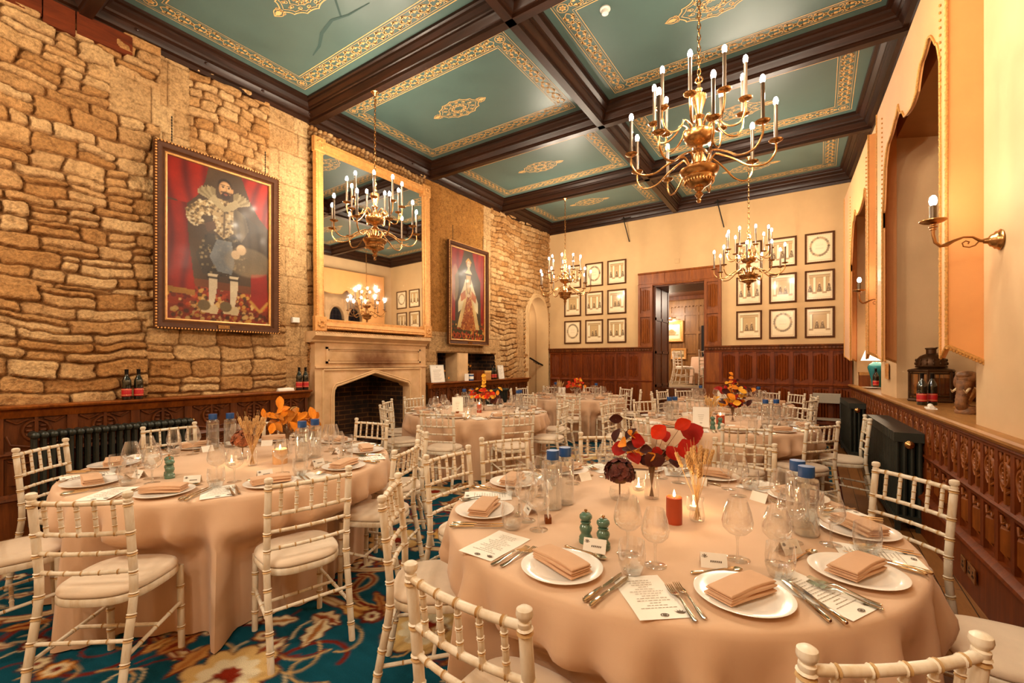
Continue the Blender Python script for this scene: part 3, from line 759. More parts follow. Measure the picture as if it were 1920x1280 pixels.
for z in (RF, 1.72, 2.35, 2.95): pbox(b, fw, -7.5, .2, z, z + .09, 0, .032)
pbox(b, fw, -7.5, .2, 3.25, 3.5, 0, .05)
for k in range(60): pbox(b, fw, -7.0 + k * .11, -6.95 + k * .11, 3.22, 3.26, .03, .06)
struct(b.build('wall_far_room', M['brown_panel'], smooth=0))
b = MB(); b.box(-7.6, 11.2, 0, -7.5, 15.4, 3.6); b.box(.2, 11.2, 0, .3, 15.4, 3.6); struct(b.build('wall_far_room_sides', M['brown_panel'], smooth=0))
b = MB(); b.box(-3.05, 15.1, RF, -2.3, 15.19, 2.6); struct(b.build('door_2', M['soot_black'], smooth=0))
b = MB(); b.box(-3.2, 10.5, 0, -3.1, 11.3, 3.6); b.box(-1.95, 10.5, 0, -1.85, 11.3, 3.6)
b.box(-7.5, 11.2, RF, -3.1, 11.26, 3.6); b.box(-1.95, 11.2, RF, .2, 11.26, 3.6); struct(b.build('wall_far_room_front', M['brown_panel'], smooth=0))
# ================================================================ fireplace
def ff(s, z, d): return (XL + d, s, z)
fp = thing('fireplace', 'carved limestone fireplace with soot-stained lintel and tudor arch below the gilt mirror', 'fireplace', (0, 0, 0))
b = MB()
FY0, FY1 = 3.56, 5.64; OY0, OY1 = 3.86, 5.26; OC = (OY0 + OY1) / 2
def tudor(y, e=0.0):
    k = abs(y - OC) / ((OY1 - OY0) / 2)
    return 1.06 + e + (0.235 * (1 - k * .82) if k < .86 else 0.235 * .295 * math.sqrt(max(0, 1 - ((k - .86) / .14) ** 2)))
NF = 40
yy = [OY0 + (OY1 - OY0) * i / NF for i in range(NF + 1)]
for i in range(NF):      # spandrel between the arch and the lintel
    a, c = yy[i], yy[i + 1]
    b.add([ff(a, tudor(a), .12), ff(c, tudor(c), .12), ff(c, 1.38, .12), ff(a, 1.38, .12), ff(a, tudor(a), -.1), ff(c, tudor(c), -.1)], [(0, 1, 2, 3), (0, 4, 5, 1)])
for s0, s1 in ((FY0, OY0), (OY1, FY1)): pbox(b, ff, s0, s1, 0, 1.38, -.06, .12)
pbox(b, ff, FY0, FY1, 1.38, 1.76, -.06, .12)
sp = b.build('surround', M['soot'], fp, smooth=30)
b = MB()
for e, r, d in ((.02, .018, .125), (.05, .012, .13)):
    b.tube([ff(OY0 - e, 0.02, d)] + [ff(OY0 - e, 1.0, d)] + [ff(y + (e if y > OC else -e) * .6, tudor(y) + e * .8, d) for y in yy] + [ff(OY1 + e, 1.0, d), ff(OY1 + e, 0.02, d)], r, 8)
for y in (FY0 + .12, FY1 - .12): b.tube([ff(y, .02, .12), ff(y, 1.36, .12)], .02, 8)
b.tube([ff(FY0 + .12, 1.36, .12), ff(FY1 - .12, 1.36, .12)], .02, 8)
b.build('arch_moulding', M['ashlar'], fp)
b = MB()
for y0, y1, z0, z1 in ((3.72, 5.5, 1.45, 1.68),):
    for q, w in ((0, .03), (.035, .018)):
        for (a0, a1, c0, c1) in ((y0 + q, y1 - q, z1 - q - w, z1 - q), (y0 + q, y1 - q, z0 + q, z0 + q + w), (y0 + q, y0 + q + w, z0 + q, z1 - q), (y1 - q - w, y1 - q, z0 + q, z1 - q)):
            pbox(b, ff, a0, a1, c0, c1, .12, .14 if q == 0 else .13)
pbox(b, ff, FY0, FY1, 1.385, 1.41, .12, .145)
b.build('lintel_moulding', M['soot'], fp, smooth=0)
b = MB()
MP = [(.0, 1.735), (.13, 1.735), (.15, 1.75), (.155, 1.77), (.19, 1.79), (.235, 1.82), (.25, 1.825), (.25, 1.86), (.235, 1.875), (.25, 1.885), (-.02, 1.885)]
for s0, s1 in ((3.49, 5.64),): pmold(b, ff, s0, s1, MP)
for k in range(48):
    y = 3.52 + k * .0438
    if y < 5.62: b.ell(ff(y, 1.868, .245), (.012, .017, .01), 6, 4)
b.build('mantel_shelf', M['ashlar'], fp, smooth=30)
b = MB()     # brick firebox
x0 = XL - .75
b.add([ff(OY0 - .02, 0, .05), ff(OY0 + .16, 0, -.7), ff(OY1 - .16, 0, -.7), ff(OY1 + .02, 0, .05), ff(OY0 - .02, 1.5, .05), ff(OY0 + .16, 1.5, -.7), ff(OY1 - .16, 1.5, -.7), ff(OY1 + .02, 1.5, .05)],
      [(0, 4, 5, 1), (1, 5, 6, 2), (2, 6, 7, 3)])
b.build('brick_firebox', M['brick'], fp, smooth=0)
b = MB(); pbox(b, ff, OY0 - .02, OY1 + .02, 1.36, 1.5, -.75, .04); b.build('smoke_shelf', M['soot_black'], fp, smooth=0)
b = MB(); pbox(b, ff, 3.6, 5.6, 0, .03, -.7, .13); b.build('hearth_slab', M['ashlar'], fp, smooth=0)
lb = MB()
lb.tube([ff(4.3, .16, -.28), ff(4.95, .2, -.32)], .05, 8); o = thing('log', 'charred log lying across the fireplace grate, upper one', 'log'); lb.build('bark', simple('charred_bark', '3b2415', 0.9, var=.4, nscale=20, bmp=.6), o)
lb = MB(); lb.tube([ff(4.42, .08, -.22), ff(4.9, .08, -.24)], .048, 8); o = thing('log', 'charred log on the hearth at the front of the fireplace, lower one', 'log'); lb.build('bark', bpy.data.materials['charred_bark'], o)
b = MB(); sc_ = thing('fireside_basket', 'dark basket of kindling standing just inside the fireplace', 'basket', ff(4.16, 0.031, -.2))
b.lathe([(.1, 0), (.13, .02), (.15, .18), (.16, .22), (.145, .2), (.12, .03), (0, .03)], 18); b.build('basket', simple('wicker', '6b4a26', .8, var=.3, nscale=50, bmp=.5), sc_)
b = MB()
for k in range(9): a = k * .7; b.tube([(.06 * math.cos(a), .06 * math.sin(a), .04), (.13 * math.cos(a + .4), .1 * math.sin(a + .4), .27 + .03 * (k % 3))], .012, 6)
b.build('kindling', M['sill_oak'], sc_)
# ================================================================ frames
def rects(b, w, h, prof, m=0):
    vs = []
    for o, d in prof: vs += [(-w / 2 - o, -d, -h / 2 - o), (w / 2 + o, -d, -h / 2 - o), (w / 2 + o, -d, h / 2 + o), (-w / 2 - o, -d, h / 2 + o)]
    fs = [(i * 4 + j, i * 4 + (j + 1) % 4, (i + 1) * 4 + (j + 1) % 4, (i + 1) * 4 + j) for i in range(len(prof) - 1) for j in range(4)]
    b.add(vs, fs, m)
def beads(b, w, h, o, d, step, r):
    for s0, s1 in (((-w / 2 - o, -h / 2 - o), (w / 2 + o, -h / 2 - o)), ((w / 2 + o, -h / 2 - o), (w / 2 + o, h / 2 + o)), ((w / 2 + o, h / 2 + o), (-w / 2 - o, h / 2 + o)), ((-w / 2 - o, h / 2 + o), (-w / 2 - o, -h / 2 - o))):
        L = math.hypot(s1[0] - s0[0], s1[1] - s0[1]); n = int(L / step)
        for k in range(n):
            t = (k + .5) / n; b.ell((s0[0] + (s1[0] - s0[0]) * t, -d, s0[1] + (s1[1] - s0[1]) * t), (r, r, r), 6, 4)
# ---- gilt mirror
mw, mh = 2.155, 2.585
mi = thing('mirror', 'huge gilt-framed mirror standing on the stone mantelpiece', 'mirror', (XL + .14, 4.6, 1.9 + mh / 2), PI / 2)
mi.rotation_euler = (math.radians(-0.6), 0, PI / 2)
iw, ih = mw - .29, mh - .32
b = MB(); rects(b, iw, ih, [(0, .01), (.01, .03), (.035, .03), (.045, .05), (.1, .065), (.11, .055), (.135, .06), (.145, .0), (.0, -.01)]); fr = b.build('frame', M['gilt'], mi, smooth=30)
b = MB(); beads(b, iw, ih, .02, .03, .028, .007); b.build('beaded_edging', M['gilt'], fr); b = MB(); beads(b, iw, ih, .128, .058, .034, .011); b.build('beaded_edging', M['gilt'], fr)
for sx in (-1, 1):
    for sz in (-1, 1):
        b = MB(); cx, cz = sx * (iw / 2 + .075), sz * (ih / 2 + .075)
        b.bbox(cx - .085, -.075, cz - .1, cx + .085, .0, cz + .1, .012)
        for k in range(7):
            a = k * 2 * PI / 7; b.ell((cx + .04 * math.cos(a), -.08, cz + .04 * math.sin(a)), (.022, .012, .022), 6, 4)
        b.build('corner_block', M['gilt'], mi, smooth=30)
b = MB(); b.box(-iw / 2, -.008, -ih / 2, iw / 2, 0, ih / 2); b.build('mirror_glass', M['mirror'], mi, smooth=0)
# ================================================================ painted canvases
class Canvas:
    def __init__(s, w, h, step, bg):
        s.nx, s.ny = int(w / step) + 1, int(h / step) + 1; s.w, s.h = w, h
        s.X, s.Y = np.meshgrid(np.linspace(0, 1, s.nx), np.linspace(0, 1, s.ny)); s.asp = h / w
        s.C = np.ones((s.ny, s.nx, 3)) * rgb3(bg)
    def put(s, m, col, a=1.0):
        m = m * a; c = rgb3(col) if isinstance(col, str) else col
        s.C = s.C * (1 - m[..., None]) + c * m[..., None]
    def poly(s, P, col, a=1.0, soft=0):
        x, y = s.X, s.Y; ins = np.zeros(x.shape, bool); n = len(P)
        for i in range(n):
            x0, y0 = P[i]; x1, y1 = P[(i + 1) % n]
            if y0 == y1: continue
            c = ((y0 > y) != (y1 > y)) & (x < (x1 - x0) * (y - y0) / (y1 - y0) + x0); ins ^= c
        s.put(ins.astype(float), col, a); return ins
    def ell(s, cx, cy, rx, ry, col, a=1.0):
        d = ((s.X - cx) / rx) ** 2 + ((s.Y - cy) / ry) ** 2
        m = np.clip((1.15 - d) / .3, 0, 1); s.put(m, col, a); return d < 1
    def line(s, P, w, col, a=1.0):
        d = np.full(s.X.shape, 9.0)
        for (x0, y0), (x1, y1) in zip(P, P[1:]):
            dx_, dy_ = x1 - x0, (y1 - y0) * s.asp; L = dx_ * dx_ + dy_ * dy_ + 1e-12
            t = np.clip(((s.X - x0) * dx_ + (s.Y - y0) * s.asp * dy_) / L, 0, 1)
            d = np.minimum(d, np.hypot(s.X - x0 - t * dx_, (s.Y - y0) * s.asp - t * dy_))
        s.put(np.clip(1.3 - d / w, 0, 1), col, a)
    def folds(s, m, col_d, f, ph=0, amt=.6, slant=0.0):
        k = (np.sin((s.X + slant * s.Y + .03 * np.sin(s.Y * 9)) * f + ph) * .5 + .5) ** 2
        s.put(m.astype(float) * k, col_d, amt)
    def speck(s, m, cols, n, r, rg):
        ii = np.argwhere(m)
        for _ in range(n):
            j, i = ii[rg.randint(len(ii))]; q = r * rg.uniform(.5, 1.3)
            x, y = s.X[j, i], s.Y[j, i]
            s.ell(x, y, q, q / s.asp, cols[rg.randint(len(cols))], .85)
    def mesh(s, name, mat):
        V = np.stack([(s.X - .5) * s.w, np.zeros_like(s.X), (s.Y - .5) * s.h], -1).reshape(-1, 3)
        return grid_mesh(name, V, s.nx, s.ny, [mat], s.C.reshape(-1, 3))
rg = np.random.RandomState(4)
def portrait_man():
    c = Canvas(1.06, 1.72, .0085, '4a3520')
    fl = c.poly([(0, 0), (1, 0), (1, .2), (0, .22)], '8a3016'); c.speck(fl, ['c9953f', 'd8b06a', '5c1c0c', 'b5451d', '3a2a12'], 330, .02, rg)
    c.put(((c.Y < .09)).astype(float), '4a1c10', .35)
    c.poly([(0, .22), (1, .2), (1, .25), (0, .27)], '6e3a18')
    m = c.poly([(0, 1), (.37, 1), (.34, .9), (.27, .8), (.18, .735), (0, .74)], '981c06'); c.folds(m, '4a0806', 34, 0, .75, .25)
    m = c.poly([(0, .73), (.17, .735), (.19, .5), (.25, .19), (0, .2)], '8e1a06'); c.folds(m, '4a0806', 42, 1, .7)
    c.poly([(0, .2), (.25, .19), (.25, .155), (0, .165)], '9a6a2a')
    m = c.poly([(.7, 1), (1, 1), (1, .68), (.9, .74), (.79, .85)], 'a01e06'); c.folds(m, '55090a', 40, 0, .75, -.4)
    m = c.poly([(.8, .34), (.98, .36), (1, .14), (.9, .08), (.8, .15)], '8a1f14'); c.line([(.8, .15), (.9, .085), (.99, .15)], .018, 'b8863a')
    # dark cloak on the far shoulder, breeches, pale blue drape
    m = c.poly([(.6, .72), (.74, .74), (.97, .66), (1, .5), (.9, .36), (.66, .34), (.6, .5)], '4b3c2b'); c.folds(m, '2a2016', 60, 0, .5)
    m = c.poly([(.36, .57), (.66, .58), (.78, .42), (.68, .31), (.5, .3), (.32, .3), (.25, .42)], '3d3122'); c.speck(m, ['6b5a3e', '8d7a58', '2a2016'], 120, .012, rg)
    c.poly([(.45, .54), (.6, .54), (.63, .4), (.6, .32), (.46, .33), (.38, .42)], '7c7f80', .7)
    # stockings and shoes
    for dx_ in (0, .21):
        c.poly([(.37 + dx_, .31), (.46 + dx_, .31), (.45 + dx_, .2), (.42 + dx_, .1), (.37 + dx_, .1), (.375 + dx_, .2)], 'd9c4a0')
        c.line([(.365 + dx_, .285), (.46 + dx_, .285)], .014, '2a1d12')
        c.poly([(.3 + dx_, .075), (.44 + dx_, .11), (.47 + dx_, .08), (.45 + dx_, .045), (.3 + dx_, .055)], 'cdb488'); c.ell(.33 + dx_, .1, .06, .035, '6e5a3a')
    # doublet with embroidered sleeves
    m = c.poly([(.4, .82), (.66, .8), (.62, .6), (.52, .55), (.42, .6)], 'b39668'); c.speck(m, ['4e3b22', '6d5430', 'd8c49a'], 130, .012, rg)
    m = c.poly([(.42, .8), (.26, .76), (.16, .7), (.17, .64), (.24, .6), (.33, .63), (.3, .67), (.42, .7)], 'b39668'); c.speck(m, ['4e3b22', '6d5430', 'd8c49a'], 110, .014, rg)
    m = c.poly([(.62, .78), (.74, .74), (.78, .64), (.7, .55), (.62, .6)], '6d5b42'); c.folds(m, '3b2e1f', 70, 0, .5)
    c.line([(.53, .79), (.52, .57)], .012, '5d4526')
    c.poly([(.33, .63), (.43, .66), (.45, .61), (.36, .58)], '5c3c22'); c.ell(.7, .5, .05, .035, 'd9b58a'); c.ell(.64, .46, .045, .03, 'd9b58a')
    # wing collar, head
    for sx, base in ((-1, .43), (1, .63)):
        for q in range(6):
            a = (.5 + q * .2); x, y = base + sx * .16 * math.cos(a) * .95, .79 + .075 * math.sin(a)
            c.poly([(base - sx * .02, .775), (x + sx * .03, y - .008), (x + sx * .015 * 2, y + .022), (x - sx * .02, y + .006)], '857250' if q % 2 else 'a08c66')
    c.poly([(.43, .835), (.53, .77), (.64, .835), (.69, .8), (.62, .76), (.53, .735), (.44, .76), (.38, .8)], 'a8946c')
    c.ell(.53, .905, .07, .05, '2a190c'); c.ell(.533, .885, .062, .052, 'b98858'); c.ell(.54, .897, .052, .032, 'cc9e6c')
    c.ell(.54, .842, .046, .024, '3a2212'); c.ell(.54, .852, .022, .006, '8a4a34'); c.line([(.495, .863), (.54, .869), (.585, .863)], .009, '3a2212')
    for ex in (.512, .57): c.ell(ex, .9, .013, .006, '2a1a10'); c.line([(ex - .018, .911), (ex + .018, .912)], .006, '4a3018')
    c.line([(.542, .9), (.55, .877), (.535, .876)], .006, 'a87848'); c.ell(.604, .885, .014, .015, 'c08e5e')
    c.ell(.78, .42, .25, .1, 'a08a68', .35)
    return c
def portrait_lady():
    c = Canvas(1.0, 1.72, .011, '4a3a24')
    m = c.poly([(0, 1), (.38, 1), (.3, .85), (.12, .7), (.12, .2), (0, .2)], '9c2413'); c.folds(m, '6d100a', 36, 0, .6)
    m = c.poly([(.62, 1), (1, 1), (1, .15), (.9, .15), (.88, .68), (.74, .8)], '981f10'); c.folds(m, '6d100a', 40, 1, .6)
    fl = c.poly([(0, 0), (1, 0), (1, .19), (0, .17)], '4a3c1e'); c.speck(fl, ['c0562a', 'd8a04a', '2a3a22', '8f2a14'], 120, .025, rg)
    for k in range(7): c.ell(.1 + k * .135, .04, .045, .03, 'b5451d'); c.ell(.1 + k * .135, .04, .022, .016, '3a2a14')
    c.poly([(.44, .72), (.58, .72), (.66, .5), (.85, .12), (.17, .13), (.38, .5)], 'd3b070')
    m = c.poly([(.5, .54), (.56, .54), (.74, .1), (.27, .11)], 'a55320'); c.speck(m, ['d79a4a', 'c77a34', '7d3512'], 130, .014, rg)
    for sx in (-1, 1):
        c.poly([(.51 + sx * .06, .72), (.51 + sx * .15, .6), (.51 + sx * .3, .42), (.51 + sx * .3, .3), (.51 + sx * .2, .34), (.51 + sx * .1, .5)], 'dcc89c')
        m = c.poly([(.51 + sx * .1, .56), (.51 + sx * .24, .5), (.51 + sx * .22, .42), (.51 + sx * .08, .47)], 'b96a38')
    c.poly([(.43, .73), (.59, .73), (.56, .55), (.51, .5), (.46, .55)], 'c99f5e'); c.line([(.43, .73), (.46, .56), (.51, .5), (.56, .56), (.59, .73), (.43, .73)], .01, '5a3a18')
    c.poly([(.4, .75), (.62, .75), (.56, .79), (.47, .79)], 'e2c9a0'); c.ell(.51, .5, .05, .02, 'd8b58a')
    c.poly([(.48, .77), (.55, .77), (.545, .82), (.485, .82)], 'dcbc92')
    c.ell(.51, .868, .075, .05, 'a8642a'); c.ell(.515, .855, .05, .042, 'e0c09a'); c.line([(.44, .88), (.51, .918), (.585, .88)], .016, 'd9a850')
    for ex in (.5, .535): c.ell(ex, .862, .01, .005, '3a2414')
    c.line([(.505, .836), (.53, .836)], .005, 'a0503a')
    c.ell(.12, .62, .1, .2, 'd9b98a', .3)
    return c
def framed_painting(c, label, y, z, fw, lip):
    t = thing('framed_painting', label, 'painting', (XL + .085, y, z), PI / 2)
    w, h = c.w, c.h
    b = MB(); rects(b, w, h, [(0, .0), (0, .02), (.012, .026), (.022, .02)]); b.build('gilt_slip', M['gilt'], t, smooth=30)
    b = MB(); rects(b, w, h, [(.02, .02), (.035, .022), (.05, .042), (fw - .03, .052), (fw - .02, .06), (fw, .05), (fw, -.01), (0, -.01)]); fr = b.build('frame', M['black_frame'], t, smooth=30)
    b = MB(); beads(b, w, h, fw - .008, .052, .03, .011); b.build('beaded_edging', M['gilt'], fr)
    c.C *= (.72 * (.62 + .75 * fbm(c.X * 5, c.Y * 9, 3, 4)))[..., None]; link('canvas', c.mesh('canvas', M['art']), t)
    b = MB(); b.box(-.06, -.058, -h / 2 - fw * .75, .06, -.05, -h / 2 - fw * .4); b.build('name_plaque', M['brass'], t, smooth=0)
    for sx in (-1, 1):
        b = MB()
        for k in range(int(lip / .03)): b.ell((sx * w * .46, -.01, h / 2 + fw + .015 + k * .03), (.007, .007, .016), 5, 4)
        b.build('hanging_chain', M['iron'], t)
    return t
framed_painting(portrait_man(), 'large framed portrait of a bearded standing gentleman between red curtains', 2.425, 2.795, .115, .3)
framed_painting(portrait_lady(), 'tall framed portrait of a standing lady in a gold gown, right of the mirror', 6.83, 2.76, .105, .3)
# ---- two sets of nine engravings
def engraving(k):
    r = np.random.RandomState(100 + k); c = Canvas(.39, .5, .0085, 'e3cda6')
    ink = '4e341a'
    c.line([(.04, .05), (.96, .05), (.96, .96), (.04, .96), (.04, .05)], .01, 'b8976a')
    if k % 5 == 1:
        for t in np.linspace(0, 2 * PI, 26):
            x, y = .5 + .36 * math.cos(t), .55 + .33 * math.sin(t)
            c.ell(x, y, .055, .045, ink if r.rand() > .4 else '9c7b50', .75)
        c.ell(.5, .55, .27, .25, 'e8d4b0')
        for q in range(4): c.line([(.35, .66 - q * .06), (.65, .66 - q * .06)], .006, 'a58660', .7)
    else:
        c.poly([(.1, .25), (.9, .25), (.9, .85), (.1, .85)], 'b89766')
        c.poly([(.08, .8), (.92, .8), (.92, .9), (.08, .9)], 'b7986a'); c.line([(.08, .8), (.92, .8)], .01, ink); c.line([(.08, .9), (.92, .9)], .01, ink)
        cols = (.17, .83) if k % 2 else (.3, .7)
        for x in cols:
            c.poly([(x - .05, .27), (x + .05, .27), (x + .045, .8), (x - .045, .8)], 'ecdcb8'); c.line([(x + .05, .27), (x + .05, .8)], .007, ink); c.line([(x - .05, .27), (x - .05, .8)], .005, '9c7b50')
            c.poly([(x - .09, .2), (x + .09, .2), (x + .09, .27), (x - .09, .27)], 'a58660')
        for x in ((.4, .62) if k % 2 else (.13, .5, .87)):
            hh = r.uniform(.3, .38); c.poly([(x - .1, .27), (x + .1, .27), (x + .03, .27 + hh * .7), (x - .03, .27 + hh * .7)], ink, .8); c.ell(x, .27 + hh * .6, .045, .07, '55391d', .85); c.ell(x, .27 + hh * .85, .024, .022, 'd8bf92')
            c.line([(x - .03, .3), (x + .01, .5)], .008, 'd8bf92', .8)
        c.line([(.2, .13), (.8, .13)], .008, 'a58660', .8); c.line([(.3, .1), (.7, .1)], .006, 'a58660', .7)
    return c
PR = {'left': [(-5.065, -4.49, -3.92), (3.57, 2.88, 2.2)], 'right': [(-1.155, -.575, .012), (3.585, 2.89, 2.205)]}
ROWN = ['top', 'middle', 'bottom']
kk = 0
for side in ('left', 'right'):
    xs, zz = PR[side]
    for r_, z in enumerate(zz):
        for c_, x in enumerate(xs):
            near = ['nearest the stone stair arch', 'in the centre column', 'nearest the doorway'] if side == 'left' else ['nearest the doorway', 'in the centre column', 'nearest the window wall']
            t = thing('framed_engraving', 'dark-framed engraving, %s row, %s, wall %s the doorway' % (ROWN[r_], near[c_], 'left of' if side == 'left' else 'right of'), 'picture', (x, YB - .012, z), 0, 'framed engravings on the back wall')
            cv = engraving(kk); kk += 1; w, h = cv.w, cv.h
            b = MB(); rects(b, w, h, [(0, .004), (.0, .012), (.012, .014), (.014, .018), (.024, .022), (.034, .016), (.034, -.008)], 0); fr = b.build('frame', M['black_frame'], t, smooth=30)
            b = MB(); beads(b, w, h, .007, .014, .028, .005); b.build('beaded_edging', M['gilt'], fr)
            link('print', cv.mesh('print', M['print']), t)
# ================================================================ radiators
def radiator(label, n, pitch, h, depth, loc, rz, cols):
    t = thing('radiator', label, 'radiator', loc, rz)
    b = MB()
    for k in range(cols):
        y = (k - (cols - 1) / 2) * depth / cols
        b.tube([(0, y, .09), (0, y, h - .05)], .016, 8)
    pr_ = []
    for z in (.1, h - .06):
        P = [(-pitch * .47, -depth / 2, z - .035), (pitch * .47, -depth / 2, z - .035)]
        b.tube([(0, -depth / 2 + .012, z), (0, depth / 2 - .012, z)], [.03, .03], 10)
        b.ell((0, -depth / 2 + .012, z), (.03, .024, .03), 8, 6); b.ell((0, depth / 2 - .012, z), (.03, .024, .03), 8, 6)
    me = b.mesh('section', M['rad_black'], 40)
    for i in range(n):
        o = link('section', me, t); o.location = ((i - (n - 1) / 2) * pitch, 0, 0)
    b = MB()
    for x in (-(n / 2 - .5) * pitch, (n / 2 - .5) * pitch):
        for y in (-depth * .3, depth * .3): b.tube([(x, y, 0), (x, y, .1)], .018, 8)
    b.tube([((n / 2) * pitch, 0, .1), ((n / 2) * pitch + .08, 0, .1), ((n / 2) * pitch + .08, 0, 0)], .012, 8)
    b.build('foot', M['rad_black'], t)
    b = MB(); b.lathe([(0, 0), (.03, 0), (.034, .008), (.02, .016), (.028, .03), (0, .045)], 14, 0, ((n / 2) * pitch - .01, 0, h - .06), Matrix.Rotation(PI / 2, 3, 'Y')); b.build('valve_cap', M['brass'], t)
    return t
radiator('long black column radiator below the portrait of the gentleman', 21, .056, .92, .14, (XL + .30, 1.45, 0), PI / 2, 2)
radiator('black column radiator under the ledge, behind the table by the fireplace', 15, .056, .95, .14, (XL + .30, 7.4, 0), PI / 2, 2)
def block_radiator(label, y0, y1, xf):
    t = thing('radiator', label, 'radiator', (0, 0, 0), 0)
    n = int((y1 - y0) / .06); p = (y1 - y0) / n; w = .2; x0 = xf
    for i in range(n):
        b = MB(); y = y0 + (i + .5) * p; xo = x0 - .055 * (y - y0)
        for k in range(4): b.tube([(xo + .025 + k * .05, y, .12), (xo + .025 + k * .05, y, .8)], .017, 8)
        for z0, z1 in ((.08, .14), (.78, .86)):
            b.box(xo, y - p * .49, z0, xo + w, y + p * .49, z1)
        b.build('section', M['rad_black'], t, smooth=40)
    b = MB()
    for y in (y0 + .05, y1 - .05):
        xo = x0 - .055 * (y - y0)
        for q in (.03, .17): b.box(xo + q - .02, y - .02, 0, xo + q + .02, y + .02, .09)
    b.build('foot', M['rad_black'], t, smooth=0)
    b = MB(); b.lathe([(0, 0), (.03, 0), (.034, .008), (.02, .016), (.028, .03), (0, .045)], 14, 0, (x0 + .1, y0, .76), Matrix.Rotation(PI / 2, 3, 'X')); b.build('valve_cap', M['brass'], t)
    return t
block_radiator('black column radiator under the window sill with the lantern', 5.15, 6.7, WR(5.15) - .245)
block_radiator('black column radiator by the end wall, under the sill with the blue lamp', 8.35, 9.6, WR(8.35) - .245)
# ================================================================ fabric window surrounds
def lambrequin(label, y0, y1, line, zt, zleg):
    """line: list of (y, z) along the shaped lower edge of the front, from the near leg to the far leg"""
    t = thing('window_pelmet', label, 'pelmet', (0, 0, 0))
    D = .167; F = lambda y, z, d: (WR(y) - D + d, y, z)
    a, e = line[0][0], line[-1][0]
    b = MB()
    def pr_(P, d0, d1):
        k = len(P); vs = [F(y, z, d0) for y, z in P] + [F(y, z, d1) for y, z in P]
        b.add(vs, [tuple(range(k)), tuple(range(k, 2 * k))[::-1]] + [(i, (i + 1) % k, k + (i + 1) % k, k + i) for i in range(k)])
    for (ya, za), (yb, zb_) in zip(line, line[1:]):
        pr_([(ya, max(za, 2.9)), (yb, max(zb_, 2.9)), (yb, zt), (ya, zt)], 0, .02)
    pr_([(y0, zleg + .1), (a, zleg + .02), (a, zt), (y0, zt)], 0, .02)
    pr_([(e, zleg), (y1, zleg + .08), (y1, zt), (e, zt)], 0, .02)
    b.build('front_panel', M['fabric'], t, smooth=0)
    for y, dy, za, zb_ in ((y0, .02, zleg + .1, zleg), (y1 - .02, .02, zleg + .08, zleg)):
        b = MB()
        vs = [F(yy_, z, d) for yy_ in (y, y + dy) for d, z in ((.02, za), (D, zb_), (D, zt), (.02, zt))]
        b.add(vs, [(0, 1, 2, 3), (4, 7, 6, 5), (0, 4, 5, 1), (3, 2, 6, 7), (1, 5, 6, 2), (0, 3, 7, 4)])
        b.build('side_return', M['fabric'], t, smooth=0)
    b = MB(); vs = [F(y, zt, d) for y in (y0, y1) for d in (.0, D)]; b.add(vs, [(0, 1, 3, 2)]); b.build('top_board', M['fabric'], t, smooth=0)
    b = MB(); r = .009
    b.tube([F(a, zleg + .02, -.004)] + [F(y, z, -.004) for y, z in line] + [F(e, zleg, -.004)], r, 6)
    b.tube([F(y0, zt, -.004), F(y0, zleg + .1, -.004), F(a, zleg + .02, -.004)], r, 6); b.tube([F(y1, zt, -.004), F(y1, zleg + .08, -.004), F(e, zleg, -.004)], r, 6)
    for yy_, za, zb_ in ((y0, zleg + .1, zleg), (y1, zleg + .08, zleg)):
        b.tube([F(yy_, za, 0), F(yy_, zb_, D)], .012, 6)
        for k in range(12): q = k / 11; b.ell(F(yy_, za + (zb_ - za) * q - .012, D * q), (.01, .01, .014), 6, 4)
    zz = 1.7
    for yy_ in (a, e, y0):
        for k in range(50): b.ell(F(yy_, 1.62 + k * .05, -.008), (.008, .008, .011), 5, 4)
    b.build('braid_trim', M['fringe'], t)
    return t
def smooth_line(P, n=6):
    out = []
    for (y0, z0, k0), (y1, z1, k1) in zip(P, P[1:]):
        for i in range(n):
            t = i / n; out.append((y0 + (y1 - y0) * t, z0 + (z1 - z0) * (t if k0 == 0 else (math.sin(t * PI / 2) if k0 > 0 else 1 - math.cos(t * PI / 2)))))
    out.append(P[-1][:2]); return out
LA = smooth_line([(4.13, 2.9, 0), (4.14, 3.5, 1), (4.25, 3.68, 1), (4.45, 3.84, 1), (4.62, 3.78, -1), (4.78, 3.62, 1), (4.95, 3.58, -1), (5.2, 3.62, 1), (5.34, 3.72, -1), (5.44, 3.84, 1), (5.6, 3.77, 1), (5.9, 3.69, -1), (6.1, 3.5, 1), (6.22, 3.06, 0), (6.22, 2.9, 0)])
lambrequin('shaped peach silk pelmet framing the window bay with the lantern', 4.0, 6.56, LA, 4.27, 1.48)
LB = smooth_line([(7.3, 2.9, 0), (7.31, 3.5, 1), (7.4, 3.7, 1), (7.5, 3.74, 1), (7.6, 3.64, 1), (7.95, 3.58, -1), (8.25, 3.6, 1), (8.42, 3.72, 1), (8.6, 3.6, -1), (8.8, 3.36, 1), (8.93, 3.0, 0), (8.93, 2.9, 0)])
lambrequin('shaped peach silk pelmet framing the window bay with the blue lamp', 7.16, 9.74, LB, 4.3, 1.49)
